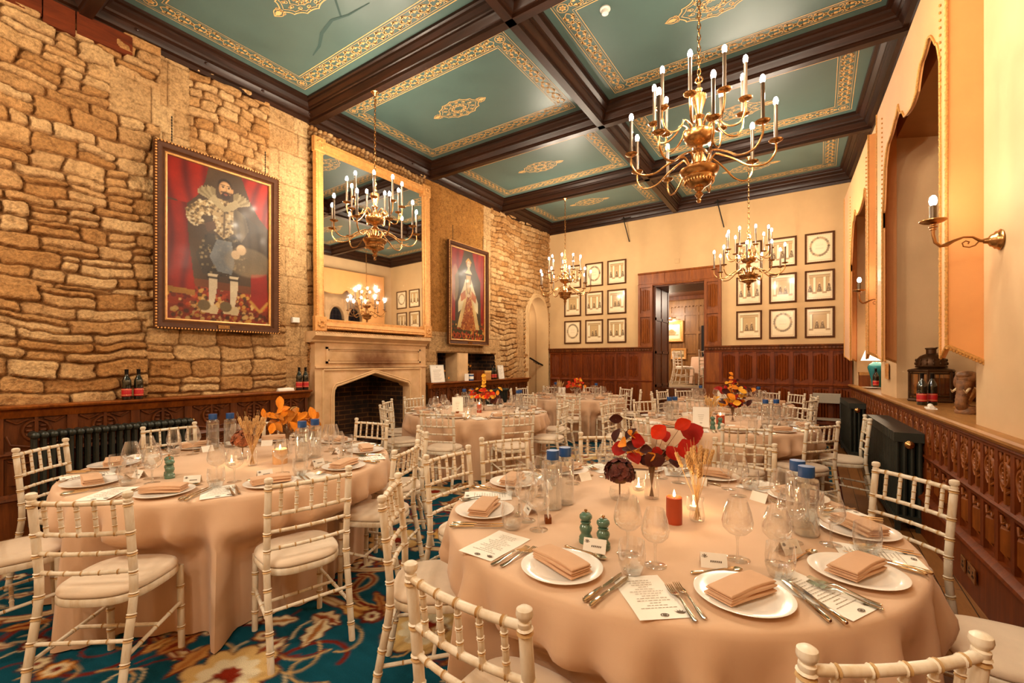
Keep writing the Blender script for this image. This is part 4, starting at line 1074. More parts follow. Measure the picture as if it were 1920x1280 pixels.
# ================================================================ wall sconces
def sconce(label, y, z):
    t = thing('wall_sconce', label, 'wall light', (WR(y), y, z), PI + math.atan(.055))
    # local +x points into the room
    b = MB(); b.lathe([(0, .0), (.055, 0), (.06, .008), (.052, .016), (.05, .026), (.038, .034), (.034, .046), (.018, .056), (.014, .075), (0, .08)], 24, 0, (0, 0, 0), Matrix.Rotation(PI / 2, 3, 'Y')); b.build('wall_plate', M['brass'], t)
    b = MB()
    P = [(.06, 0), (.09, .005), (.12, .03), (.16, .035), (.2, .02), (.235, .0), (.262, -.005), (.285, .02), (.295, .07), (.295, .115)]
    b.tube([(x, 0, zz) for x, zz in P], [.011, .009, .006, .006, .008, .012, .009, .009, .009, .01], 8)
    b.tube([(.095, 0, .0), (.11, 0, -.02), (.135, 0, -.028), (.16, 0, -.02), (.165, 0, .0), (.15, 0, .012), (.135, 0, .004), (.14, 0, -.008)], .004, 6)
    for zz, r in ((.1, .016), (.115, .022), (.128, .014)): b.lathe([(0, -.006), (r, -.003), (r, .003), (0, .006)], 14, 0, (.295, 0, zz))
    b.build('arm', M['dark_brass'], t)
    b = MB(); b.lathe([(0, 0), (.02, .002), (.05, .012), (.066, .022), (.066, .026), (.02, .014), (.018, .02), (0, .02)], 24, 0, (.295, 0, .13)); b.build('drip_pan', M['brass'], t)
    b = MB(); b.lathe([(.0175, 0), (.0175, .095), (0, .095)], 14, 0, (.295, 0, .15)); b.build('candle_tube', M['bronze_tube'], t)
    b = MB(); b.ell((.295, 0, .275), (.02, .02, .034), 12, 8); b.build('bulb', M['bulb'], t)
    return t
sconce('brass wall sconce with one lit candle bulb on the near plaster pier', 3.73, 2.18)
sconce('brass wall sconce with one lit candle bulb between the two window pelmets', 6.86, 2.18)
SCONCES = [(WR(3.73) - .295, 3.73, 2.18 + .33), (WR(6.86) - .295, 6.86, 2.18 + .33)]
# ================================================================ chandeliers (two tiers of nine candle arms)
def make_chandelier():
    t = thing('chandelier', 'x', 'chandelier')
    b = MB()
    prof = [(0, 0), (.012, .004), (.018, .02), (.012, .036), (.02, .05), (.03, .062), (.026, .075), (.014, .085), (.03, .1), (.036, .11), (.03, .118), (.06, .125), (.09, .145), (.108, .175), (.112, .19), (.105, .196),
            (.128, .215), (.138, .235), (.14, .245), (.13, .25), (.05, .262), (.05, .275), (.062, .29), (.05, .33), (.034, .37), (.045, .385), (.034, .4), (.024, .42), (.03, .43), (.05, .437), (.085, .452), (.105, .48), (.112, .51), (.108, .525), (.04, .54),
            (.04, .555), (.03, .58), (.022, .62), (.04, .645), (.022, .66), (.026, .69), (.048, .76), (.052, .8), (.03, .815), (.018, .83), (.024, .85), (.012, .87), (.012, .9)]
    b.lathe(prof, 28)
    for k in range(30):
        a = 2 * PI * k / 30; b.ell((.1 * math.cos(a), .1 * math.sin(a), .165), (.008, .008, .022), 5, 4)
    b.tube([(.024 * math.cos(q) + .0, 0, .92 + .024 * math.sin(q)) for q in np.linspace(0, 2 * PI, 13)[:-1]], .006, 6, closed=True)
    b.build('stem', M['brass'], t)
    # meshes shared by every arm
    def arm_mesh(r1, z0, rise, dip, up):
        b = MB()
        P = [(.05, z0 - .03), (.07, z0 + .02), (.1, z0 + rise), (.135, z0 + rise * 1.05), (r1 * .48, z0 + rise * .3), (r1 * .64, z0 - dip * .7), (r1 * .8, z0 - dip), (r1 * .92, z0 - dip * .6), (r1, z0 + up * .35), (r1, z0 + up)]
        Q = []
        for i in range(len(P) - 1):      # Catmull-Rom
            p0, p1, p2, p3 = P[max(0, i - 1)], P[i], P[i + 1], P[min(len(P) - 1, i + 2)]
            for q in range(3):
                u = q / 3
                Q.append(tuple(.5 * (2 * p1[k] + (p2[k] - p0[k]) * u + (2 * p0[k] - 5 * p1[k] + 4 * p2[k] - p3[k]) * u * u + (3 * p1[k] - p0[k] - 3 * p2[k] + p3[k]) * u ** 3) for k in (0, 1)))
        Q.append(P[-1])
        b.tube([(x, 0, z) for x, z in Q], .0075, 7)
        return b.mesh('arm', M['brass'])
    pan = MB().lathe([(0, -.004), (.012, 0), (.03, .004), (.043, .012), (.046, .018), (.04, .016), (.017, .008), (.015, .018), (0, .018)], 18).mesh('drip_pan', M['brass'])
    tube = MB().lathe([(.0125, 0), (.0125, .25), (0, .25)], 10).mesh('candle_tube', M['bronze_tube'])
    bulb = MB().ell((0, 0, 0), (.0165, .0165, .032), 10, 8).mesh('bulb', M['bulb'])
    lights = []
    for n, ph, r1, z0, rise, dip, up in ((9, .2, .5, .265, .075, .05, .095), (9, .55, .32, .54, .055, .045, .1)):
        am = arm_mesh(r1, z0, rise, dip, up)
        for k in range(n):
            a = ph + 2 * PI * k / n
            o = link('arm', am, t); o.rotation_euler = (0, 0, a)
            for nm, me, dz in (('drip_pan', pan, 0), ('candle_tube', tube, .016), ('bulb', bulb, .29)):
                q = link(nm, me, o); q.location = (r1, 0, z0 + up + dz)
            lights.append((r1 * math.cos(a), r1 * math.sin(a), z0 + up + .35))
    return t, lights
ch, CHL = make_chandelier()
CH = Proto(ch)
HANG = [(-.74, 3.58, 2.66, 'large brass chandelier with two tiers of lit candles over the near window-side table'),
        (-4.42, 3.58, 2.69, 'brass two-tier chandelier hanging before the gilt mirror'),
        (-4.18, 8.05, 2.6, 'far brass chandelier hanging before the engravings beside the stone wall'),
        (-.92, 8.05, 2.6, 'far brass chandelier hanging before the engravings right of the doorway'),
        (-.75, -1.05, 2.66, 'added unseen brass chandelier over the entrance end of the hall, window side'),
        (-4.4, -1.05, 2.66, 'added unseen brass chandelier over the entrance end of the hall, stone wall side')]  # last pair is added out of view to light the near end
def point(name, loc, power, col=(1.0, .84, .64), r=.012):
    l = bpy.data.lights.new(name, 'POINT'); l.energy = power; l.color = col; l.shadow_soft_size = r
    o = bpy.data.objects.new(name, l); COL.objects.link(o); o.location = loc
    return o
PW = 11.0
for i, (x, y, z, lab) in enumerate(HANG):
    o = CH.put((x, y, z), .13 * i, lab, 'brass hall chandeliers')
    top = ZC - .235
    b = MB(); zz = .94; k = 0
    while z + zz < top - .03:
        P = []
        for q in np.linspace(0, 2 * PI, 9)[:-1]:
            u, v = .011 * math.cos(q), .027 * math.sin(q)
            P.append((u, 0, zz + v) if k % 2 else (0, u, zz + v))
        b.tube(P, .0042, 5, closed=True); zz += .042; k += 1
    b.lathe([(0, top - z - .05), (.012, top - z - .045), (.03, top - z - .02), (.05, top - z - .005), (.05, top - z)], 14)
    b.build('chain', M['brass'], o)
    ca, sa = math.cos(.13 * i), math.sin(.13 * i)
    for j, (lx, ly, lz) in enumerate(CHL):
        if j % 2 == 0: point('candle_light', (x + lx * ca - ly * sa, y + lx * sa + ly * ca, z + lz), PW * (2 if i < 4 else 3.2))  # added entrance-end pair burns stronger as fill for the near tables
for s_ in SCONCES: point('sconce_light', s_, 2.5)
point('stair_fill_light', (-6.3, 9.6, 2.75), 9, r=.05)  # unseen fill light added to brighten the arched stair passage
# ================================================================ the room beyond the doorway
point('far_room_light', (-4.4, 12.6, 3.2), 260, r=.15)
point('far_room_light', (-1.6, 13.6, 3.2), 200, r=.15)
t = thing('framed_picture', 'brightly lit gold-framed picture on the panelled wall of the far room', 'picture', (-4.0, 15.12, 2.45), 0)
b = MB(); rects(b, .6, .48, [(0, .0), (0, .03), (.03, .035), (.07, .06), (.1, .05), (.1, -.03)]); b.build('frame', M['gilt'], t, smooth=30)
c = Canvas(.6, .48, .02, 'e5d3b0'); c.ell(.5, .4, .3, .18, 'a88a5c'); c.ell(.55, .5, .15, .14, '8d7448'); c.line([(.1, .25), (.9, .25)], .03, '7d6238'); link('canvas', c.mesh('canvas', M['print']), t)
b = MB(); b.tube([(-.22, -.2, .42), (.22, -.2, .42)], .02, 8); b.tube([(0, -.2, .42), (0, -.0, .36)], .008, 6); b.build('picture_light', M['brass'], t)
point('picture_light', (-4.0, 14.85, 2.84), 30, (1, .86, .66), .04)
t = thing('framed_picture', 'small gilt-framed picture below the lit one in the far room', 'picture', (-3.75, 15.13, 1.72), 0)
b = MB(); rects(b, .34, .22, [(0, .0), (0, .02), (.03, .035), (.06, .04), (.07, .02), (.07, -.03)]); b.build('frame', M['gilt'], t, smooth=30)
c = Canvas(.34, .22, .02, 'c9b183'); c.poly([(0, 0), (1, 0), (1, .4), (0, .5)], '7d6a3e'); link('canvas', c.mesh('canvas', M['print']), t)
# ================================================================ chairs
def limewash():
    m, nt, b = new_mat('limewashed_wood')
    v = coords(nt, (1, 1, .25)); f = noise(nt, v, 26, 4, .6); g = noise(nt, coords(nt), 7, 2)
    c = ramp(nt, f, [(.3, rgb('cdb592')), (.5, rgb('e0d3bd')), (.75, rgb('ece3d2'))])
    c = mixc(nt, ramp(nt, g, [(.5, (0, 0, 0, 1)), (.75, (.5, .5, .5, 1))]), c, rgb('c9a878'))
    nt.links.new(c, b.inputs['Base Color']); b.inputs['Roughness'].default_value = .42
    b.inputs['Coat Weight'].default_value = .15
    bump(nt, b, f, .12, .002); return m
M['lime'] = limewash()
M['groove'] = simple('worn_groove', 'bb9560', .6)
M['cushion'] = simple('cream_seat_pad', 'dec9b0', .8, var=.06, nscale=9, sheen=.2, bmp=.15, bscale=260)
def turned(b, P, r, rings, n=10, rr=1.22, taper=1.0):
    """a bamboo-turned rod: polyline P, double rings at the fractions given"""
    P = [Vector(p) for p in P]; L = [0]
    for p, q in zip(P, P[1:]): L.append(L[-1] + (q - p).length)
    T = L[-1]
    ks = {0.0: 1, T: taper}
    for t in np.linspace(0, T, 9): ks.setdefault(float(t), 1)
    st = {}
    for t in ks: st[t] = 1.0
    for f in rings:
        c = f * T; e = r * .5
        for dt, k in ((-e * 1.6, 1), (-e * 1.2, .93), (-e * .7, rr), (0, .95), (e * .7, rr), (e * 1.2, .93), (e * 1.6, 1)): st[c + dt] = k
    ts = sorted(t for t in st if 0 <= t <= T)
    pts, rs = [], []
    for t in ts:
        i = max(j for j in range(len(L) - 1) if L[j] <= t + 1e-9); u = (t - L[i]) / max(1e-9, L[i + 1] - L[i])
        pts.append(P[i].lerp(P[i + 1], min(1, u))); rs.append(r * st[t] * (1 + (taper - 1) * t / T))
    f0 = len(b.f); b.tube(pts, rs, n)
    for i in range(len(ts) - 1):
        t = (ts[i] + ts[i + 1]) / 2
        if any(abs(t - f * T) < r * .22 for f in rings):
            for j in range(n): b.m[f0 + i * n + j] = 1
def sm(P, n=4):
    Q = []
    for i in range(len(P) - 1):
        p0, p1, p2, p3 = [Vector(P[j]) for j in (max(0, i - 1), i, i + 1, min(len(P) - 1, i + 2))]
        for q in range(n):
            u = q / n; Q.append(.5 * (2 * p1 + (p2 - p0) * u + (2 * p0 - 5 * p1 + 4 * p2 - p3) * u * u + (3 * p1 - p0 - 3 * p2 + p3) * u ** 3))
    Q.append(Vector(P[-1])); return Q
LIME = [M['lime'], M['groove']]
def make_chair():
    t = thing('chiavari_chair', 'x', 'chair')
    PX = .195
    post = sm([(0, -.06, 0), (0, -.015, .25), (0, .022, .46), (0, .012, .66), (0, -.012, .885)], 5)
    b = MB(); turned(b, post, .0165, [.1, .2, .31, .42, .52, .63, .725, .83, .975], 12)
    b.lathe([(.0165, 0), (.011, .004), (.018, .012), (.0205, .02), (.019, .031), (.012, .036), (0, .037)], 14, 0, (0, -.012, .883))
    me = b.mesh('back_post', LIME)
    for sx in (-1, 1): link('back_post', me, t).location = (sx * PX, 0, 0)
    fl = MB(); turned(fl, [(0, .012, 0), (0, 0, .43)], .0155, [.25, .5, .75], 10); me = fl.mesh('front_leg', LIME)
    for sx in (-1, 1): link('front_leg', me, t).location = (sx * .172, .365, 0)
    def py(z):   # where the post is at height z
        for p, q in zip(post, post[1:]):
            if p.z <= z <= q.z: return p.y + (q.y - p.y) * (z - p.z) / (q.z - p.z)
        return post[-1].y
    bow = lambda x: -.02 * (1 - (x / PX) ** 2)
    xs = np.linspace(-PX, PX, 9)
    for nm, z, r in (('top_rail', .872, .0115), ('back_rail', .735, .0105), ('back_rail', .648, .0095), ('back_rail', .562, .0095)):
        b = MB(); turned(b, [(x, py(z) + bow(x), z) for x in xs], r, [.14, .32, .5, .68, .86], 10, 1.25); b.build(nm, LIME, t)
    for k in range(5):
        x = (-.14 + .07 * k); z0, z1 = .735, .872
        b = MB(); P = [(x, py(z) + bow(x), z) for z in np.linspace(z0, z1, 5)]
        Q = [Vector(p) for p in P]
        turned(b, Q, .0085, [.25, .52, .78], 8, 1.25); b.build('spindle', LIME, t)
    # seat: rounded trapezoid frame and a domed tie-on pad
    def outline(w0, w1, y0, y1, n=40, e=.33):
        P = []
        for k in range(n):
            a = 2 * PI * k / n; c, s = math.cos(a), math.sin(a)
            u = abs(c) ** (2 * e) * (1 if c >= 0 else -1); v = abs(s) ** (2 * e) * (1 if s >= 0 else -1)
            y = (y0 + y1) / 2 + v * (y1 - y0) / 2; w = w0 + (w1 - w0) * (y - y0) / (y1 - y0)
            P.append((u * w / 2, y))
        return P
    def slab(b, rings):
        n = len(rings[0][0]); vs = [(x, y, z) for P, z in rings for x, y in P]
        fs = [(i * n + j, i * n + (j + 1) % n, (i + 1) * n + (j + 1) % n, (i + 1) * n + j) for i in range(len(rings) - 1) for j in range(n)]
        fs += [tuple(range(n))[::-1], tuple((len(rings) - 1) * n + j for j in range(n))]; b.add(vs, fs)
    O = lambda s: outline(.37 * s + .0, .415 * s, .2 - .2 * s, .2 + .205 * s)
    b = MB(); slab(b, [(O(.98), .412), (O(1.0), .418), (O(1.0), .44), (O(.98), .446)]); b.build('seat_frame', LIME, t)
    b = MB(); slab(b, [(O(.93), .446), (O(.985), .452), (O(.995), .462), (O(.97), .474), (O(.9), .483), (O(.7), .489), (O(.35), .491)]); b.build('seat_cushion', M['cushion'], t, smooth=60)
    for sx in (-1, 1):
        b = MB(); turned(b, [(sx * .19, py(.2) + .0, .2), (sx * .174, .37, .24)], .009, [.25, .5, .75], 8, 1.25); b.build('stretcher', LIME, t)
    b = MB(); turned(b, [(-.19, py(.27), .27), (.19, py(.27), .27)], .009, [.2, .4, .6, .8], 8, 1.25); b.build('stretcher', LIME, t)
    b = MB(); turned(b, [(-.18, .2, .222), (.18, .2, .222)], .009, [.3, .5, .7], 8, 1.25); b.build('stretcher', LIME, t)
    return t
CHAIR = Proto(make_chair())
# ================================================================ tables and cloths
def cloth_mat():
    m, nt, b = new_mat('blush_tablecloth')
    v = coords(nt); f = noise(nt, v, 2.2, 2); w = noise(nt, v, 320, 2)
    nt.links.new(ramp(nt, f, [(.3, rgb('cca684')), (.7, rgb('d7b394'))]), b.inputs['Base Color'])
    b.inputs['Roughness'].default_value = .78; b.inputs['Sheen Weight'].default_value = .15; b.inputs['Specular IOR Level'].default_value = .25
    bump(nt, b, w, .12, .001); return m
M['cloth'] = cloth_mat()
TZ = .762
def tablecloth(name_label, cx, cy, R, chairs, seed):
    r = np.random.RandomState(seed); n = 320
    ph = r.uniform(0, 2 * PI, 6)
    rings = [0.0, .35, .7, .85]
    vs = [(0, 0, TZ)]; fs = []
    zs = [TZ - .0005] * 3 + [TZ - .003, TZ - .012, TZ - .03] + list(np.linspace(TZ - .06, .012, 24))
    rad0 = [R * .5, R * .85, R - .03, R - .01, R + .001, R + .006] + [None] * 24
    for k, z in enumerate(zs):
        s = (TZ - z) / TZ
        for j in range(n):
            a = 2 * PI * j / n
            if rad0[k] is not None: rr = rad0[k]
            else:
                fo = .38 * math.sin(11 * a + ph[0] + 1.2 * math.sin(2 * a + ph[1])) + .5 * math.sin(27 * a + ph[2] + 1.5 * math.sin(3 * a + ph[3])) + .22 * math.sin(41 * a + ph[4] + 1.3 * math.sin(5 * a + ph[5]))
                fo = math.copysign(abs(fo) ** .8, fo)
                rr = R + .01 + .03 * s + (.012 + .105 * s ** .65) * fo * min(1, s * 5)
                wz = min(1, max(0, (.60 - z) / .14)); wz = wz * wz * (3 - 2 * wz)
                if wz > 0:
                    for (ta, rb) in chairs:
                        da = (a - ta + PI) % (2 * PI) - PI
                        if abs(da) < .6:
                            lat = abs((rb - .43) * math.sin(da)); lim = (rb - .425 - .024) / max(.5, math.cos(da)) - .0
                            wl = min(1, max(0, (.305 - lat) / .075)); wl = wl * wl * (3 - 2 * wl)
                            if rr > lim: rr = rr + (lim - .03 * s + .03 * s * max(-1, min(1, fo)) - rr) * wl * wz
            vs.append((rr * math.cos(a), rr * math.sin(a), z))
    K = len(zs)
    fs += [(0, 1 + j, 1 + (j + 1) % n) for j in range(n)]
    for k in range(K - 1):
        for j in range(n): fs.append((1 + k * n + j, 1 + (k + 1) * n + j, 1 + (k + 1) * n + (j + 1) % n, 1 + k * n + (j + 1) % n))
    b = MB(); b.add(vs, fs); o = b.build('tablecloth', M['cloth'], None, smooth=80); o.location = (cx, cy, 0)
    tag(o, 'blush linen tablecloth draped to the carpet over ' + name_label, 'tablecloth', 'blush tablecloths'); return o
M['ply'] = wood('plywood', '8a6a40', 'b08a58', 'x', .6, 5)
def round_table(label, cx, cy, R):
    t = thing('round_table', 'round banquet table hidden under the blush cloth, ' + label, 'table', (cx, cy, 0), 0, 'round banquet tables')
    b = MB(); b.lathe([(0, .72), (R - .03, .72), (R - .025, .73), (R - .03, .752), (0, .752)], 48); b.build('tabletop', M['ply'], t)
    for k in range(4):
        a = PI / 4 + k * PI / 2; b = MB(); b.tube([(.42 * math.cos(a), .42 * math.sin(a), 0), (.42 * math.cos(a), .42 * math.sin(a), .72)], .018, 8); b.build('leg', M['iron'], t)
# ================================================================ tableware
M['china'] = simple('white_china', 'f2ede4', .14, spec=.6, coat=.4)
M['napkin'] = simple('blush_napkin', 'cda380', .85, var=.04, nscale=12, bmp=.12, bscale=300)
M['paper'] = simple('white_paper', 'f1e9dc', .7)
M['ink'] = simple('grey_print', '9a8a74', .8)
M['darkink'] = simple('dark_print', '5b4a38', .8)
M['silver'] = simple('polished_cutlery', 'd9c7ac', .14, 1.0)
M['wglass'] = glass('wine_glass', (.97, .97, .965), .95, .04)
M['bglass'] = glass('bottle_glass', (.95, .96, .96), .95, .07)
M['blue_cap'] = simple('blue_cap', '17457e', .4)
M['mill'] = simple('green_lacquer', '4f6f5c', .16, coat=.6)
def proto_plate():
    t = thing('dinner_plate', 'x', 'plate')
    b = MB(); b.lathe([(0, .004), (.075, .004), (.085, .0), (.088, .004), (.137, .016), (.14, .019), (.136, .02), (.094, .01), (.088, .0085), (0, .0085)], 48); b.build('dish', M['china'], t, smooth=50)
    return Proto(t)
def proto_napkin():
    t = thing('folded_napkin', 'x', 'napkin')
    def layer(b, x0, x1, y0, y1, z0, z1, wob):
        n = 12; prof = []
        h = (z1 - z0) / 2
        for k in range(n):
            a = PI / 2 + PI * k / (n - 1); prof.append((y0 + h + h * math.cos(a) * 1.0, z0 + h + h * math.sin(a)))
        for k in range(n):
            a = -PI / 2 + PI * k / (n - 1); prof.append((y1 - h + h * math.cos(a), z0 + h + h * math.sin(a)))
        X = [x0, x0 + .003, x0 + .008] + list(np.linspace(x0 + .03, x1 - .03, 5)) + [x1 - .008, x1 - .003, x1]; vs = []; zc = z0 + h; NX = len(X)
        for x in X:
            u = (x - x0) / (x1 - x0); d = wob * math.sin(u * 5 + 1) * .004; e = -.0015 * abs(u - .5) * 2
            es = .45 if min(u, 1 - u) < .001 else (.85 if min(u, 1 - u) < .02 else 1)
            for y, z in prof: z = zc + (z - zc) * es; vs.append((x, y + d, z + e + .003 * math.sin(u * PI) * (1 if z > z0 + h else .2)))
        k = len(prof); fs = [(i * k + j, i * k + (j + 1) % k, (i + 1) * k + (j + 1) % k, (i + 1) * k + j) for i in range(NX - 1) for j in range(k)]
        fs += [tuple(range(k)), tuple((NX - 1) * k + j for j in range(k))[::-1]]; b.add(vs, fs)
    b = MB()
    layer(b, -.098, .1, -.056, .06, 0, .0065, 1); layer(b, -.1, .097, -.05, .05, .0072, .0135, -1); layer(b, -.096, .1, -.058, .054, .0142, .0205, .8); layer(b, -.1, .1, -.054, .047, .0212, .0285, -.6)
    b.build('folded_linen', M['napkin'], t, smooth=50); return Proto(t)
def proto_fork():
    t = thing('fork', 'x', 'fork')
    b = MB()
    P = [(0, -.1), (0, -.06), (0, -.02), (0, .025), (0, .04)]; W = [.0085, .0065, .004, .0035, .006]; Zc = [.003, .004, .008, .012, .009]
    vs = []
    Y = [-.1, -.095, -.06, -.02, .02, .035, .048]; W = [.004, .0085, .0068, .0042, .0036, .009, .012]; Z_ = [.003, .003, .004, .009, .013, .009, .006]
    def strap(Y, X, W, Z_, th=.0022):
        vs = []
        for y, x, w, z in zip(Y, X, W, Z_): vs += [(x - w, y, z), (x, y, z + th * 1.3), (x + w, y, z), (x, y, z - th * .6)]
        k = 4; n = len(Y); fs = [(i * k + j, i * k + (j + 1) % k, (i + 1) * k + (j + 1) % k, (i + 1) * k + j) for i in range(n - 1) for j in range(k)]
        fs += [(0, 1, 2, 3)[::-1], tuple((n - 1) * k + j for j in range(k))]; b.add(vs, fs)
    strap(Y, [0] * 7, W, Z_)
    for q in range(4):
        x = -.0095 + q * .0063; strap([.046, .07, .1], [x, x, x], [.0024, .0021, .001], [.006, .003, .007])
    b.build('fork_body', M['silver'], t, smooth=60); return Proto(t), strap
def proto_knife():
    t = thing('knife', 'x', 'knife')
    b = MB(); b.tube([(0, -.12, .006), (0, -.115, .006), (0, -.06, .006), (0, -.02, .006), (0, -.012, .006)], [.004, .008, .0065, .0055, .004], 8)
    b.build('handle', M['silver'], t)
    b = MB(); P = [(-.004, -.015), (.006, -.015), (.009, .03), (.0095, .08), (.006, .105), (-.002, .118), (-.004, .1)]; b.prism(P, .0045, .0062); b.build('blade', M['silver'], t, smooth=20); return Proto(t)
def proto_spoon():
    t = thing('dessert_spoon', 'x', 'spoon')
    b = MB(); b.tube([(0, -.09, .004), (0, -.085, .004), (0, -.04, .005), (0, .03, .012), (0, .05, .008)], [.004, .007, .005, .003, .004], 8)
    b.build('handle', M['silver'], t)
    b = MB(); b.lathe([(0, -.006), (.012, -.004), (.017, .001), (.0175, .003), (.011, -.002), (0, -.004)], 16, 0, (0, .068, .008), Matrix.Diagonal((1, 1.5, 1))); b.build('bowl', M['silver'], t); return Proto(t)
def proto_menu():
    t = thing('menu_sheet', 'x', 'menu')
    b = MB(); vs = []
    for i in range(9):
        y = -.125 + i * .25 / 8; z = .0008 + .0012 * math.sin(i * .9)
        vs += [(-.08, y, z), (.08, y, z)]
    b.add(vs, [(2 * i, 2 * i + 1, 2 * i + 3, 2 * i + 2) for i in range(8)]); b.build('sheet', M['paper'], t)
    b = MB(); r = random.Random(3)
    for k in range(13):
        y = .09 - k * .0135; w = r.uniform(.03, .055)
        if k in (3, 7, 10): w *= .5
        x = -w
        while x < w: l = r.uniform(.006, .014); b.box(x, y, .0026, min(x + l, w), y + .0022, .0029); x += l + .003
    b.build('printed_lines', M['ink'], t, smooth=0)
    b = MB(); b.ribbon([(.011 * math.cos(a) + .0, -.108 + .007 * math.sin(a)) for a in np.linspace(0, 2 * PI, 17)[:-1]], .003, .003, 0, True); b.ribbon([(-.006, -.108), (.006, -.108)], .006, .003)
    for k in range(5): leaf2(b, .05, -.105, .4 + k * .5, .022, .007, .003)
    b.build('emblem', M['darkink'], t, smooth=0); return Proto(t)
def proto_card():
    t = thing('place_card', 'x', 'place card')
    b = MB(); w, d, h = .043, .024, .045
    b.add([(-w, -d, 0), (w, -d, 0), (w, 0, h), (-w, 0, h), (w, d, 0), (-w, d, 0)], [(0, 1, 2, 3), (3, 2, 4, 5)]); b.build('folded_card', M['paper'], t, smooth=0)
    b = MB()
    f = lambda x, u: (x, -d + d * u - .0006, h * u + .0003)
    for k in range(6):
        x = -.012 + k * .0065; b.add([f(x, .38), f(x + .004, .38), f(x + .005, .5), f(x + .001, .52)], [(0, 1, 2, 3)])
    for k in range(5):
        a = .5 + k * .55; c_, s_ = math.cos(a), math.sin(a)
        b.add([f(-.03, .62), f(-.03 + .009 * c_ - .002, .62 + .22 * s_), f(-.03 + .012 * c_, .62 + .3 * s_), f(-.03 + .009 * c_ + .002, .62 + .2 * s_)], [(0, 1, 2, 3)])
    b.build('name_print', M['darkink'], t, smooth=0); return Proto(t)
def proto_wine(nm, rb, h, cat='wine glass'):
    t = thing(nm, 'x', cat)
    b = MB(); zb = h * .42
    b.lathe([(rb * .62, h), (rb * .86, zb + (h - zb) * .68), (rb, zb + (h - zb) * .38), (rb * .93, zb + (h - zb) * .2), (rb * .6, zb + (h - zb) * .05), (rb * .16, zb - .004), (.0045, zb - .02)], 28); b.build('bowl', M['wglass'], t, smooth=80)
    b = MB(); b.lathe([(.0045, zb - .02), (.0038, zb * .5), (.0045, .012), (.012, .005)], 12); b.build('stem', M['wglass'], t, smooth=80)
    b = MB(); b.lathe([(.012, .005), (rb * .75, .0022), (rb * .8, .001), (rb * .78, .0003)], 28); b.build('foot', M['wglass'], t, smooth=80); return Proto(t)
def proto_tumbler():
    t = thing('water_tumbler', 'x', 'water glass')
    b = MB(); b.lathe([(.042, .112), (.046, .07), (.044, .035), (.034, .007), (.022, .001), (0, .001)], 28); b.build('glass_wall', M['wglass'], t, smooth=80)
    b = MB(); b.lathe([(.042, .034), (.032, .012), (0, .009)], 24); b.build('thick_base', M['bglass'], t, smooth=80); return Proto(t)
def proto_bottle():
    t = thing('water_bottle', 'x', 'bottle')
    b = MB(); b.lathe([(0, .002), (.041, .002), (.045, .008), (.045, .222), (.042, .231), (.029, .235), (.027, .24)], 28); b.build('glass_body', M['bglass'], t, smooth=60)
    b = MB(); b.lathe([(.0295, .24), (.03, .241), (.03, .282), (.0295, .284), (0, .284)], 24); b.build('cap', M['blue_cap'], t)
    b = MB(); b.lathe([(0, .008), (.042, .008), (.042, .2), (0, .2)], 24); b.build('water', M['bglass'], t, smooth=60); return Proto(t)
def proto_mill():
    t = thing('pepper_mill', 'x', 'mill')
    b = MB(); b.lathe([(0, 0), (.027, 0), (.028, .004), (.028, .018), (.026, .021), (.026, .024), (.0275, .027), (.026, .032), (.02, .045), (.02, .052), (.025, .066), (.026, .078), (.022, .09), (.016, .098), (.016, .101), (.021, .104), (.021, .108), (.015, .111)], 24); b.build('body', M['mill'], t)
    b = MB(); b.lathe([(.012, .111), (.02, .116), (.026, .13), (.025, .142), (.016, .154), (.005, .157), (0, .157)], 24); b.build('head', M['mill'], t)
    b = MB(); b.lathe([(.004, .156), (.004, .162), (.007, .165), (.006, .171), (0, .173)], 12); b.build('knob', M['brass'], t); return Proto(t)
PLATE, NAPK, KNIFE, SPOON, MENU, CARD = proto_plate(), proto_napkin(), proto_knife(), proto_spoon(), proto_menu(), proto_card()
FORK, _ = proto_fork()
WINE_L, WINE_S, TUMB, BOTT, MILL = proto_wine('wine_glass', .053, .215), proto_wine('wine_glass', .049, .2), proto_tumbler(), proto_bottle(), proto_mill()
ORD = ['first', 'second', 'third', 'fourth', 'fifth', 'sixth', 'seventh', 'eighth', 'ninth', 'tenth']
BOTTLES = ((-.077, 2.343, 'rear of two by the window side, front window table'), (-.042, 2.235, 'front of two by the window side, front window table'), (-1.075, 1.94, 'front of two by the stone side, front window table'), (-1.06, 2.04, 'rear of two by the stone side, front window table'),
                  (-4.13, 1.70, 'first of two toward the radiator, front radiator table'), (-4.08, 1.81, 'second of two toward the radiator, front radiator table'), (-3.10, 1.86, 'first of two toward the fireplace, front radiator table'), (-3.13, 1.98, 'second of two toward the fireplace, front radiator table'),
                  (-4.6, 5.45, 'first of two on the hearth side, fireplace table'), (-4.52, 5.53, 'second of two on the hearth side, fireplace table'), (-3.75, 5.75, 'first of two on the doorway side, fireplace table'), (-3.71, 5.63, 'second of two on the doorway side, fireplace table'),
                  (-1.5, 5.62, 'first of two on the stone side, middle window table'), (-1.46, 5.72, 'second of two on the stone side, middle window table'), (-.5, 5.86, 'first of two on the window side, middle window table'), (-.4, 5.95, 'second of two on the window side, middle window table'),
                  (-1.75, 8.6, 'on the stone side of the rear window table'), (-.85, 8.75, 'on the window side of the rear window table'), (-4.5, 8.25, 'on the arch side of the rear arch table'), (-3.65, 8.35, 'on the doorway side of the rear arch table'))
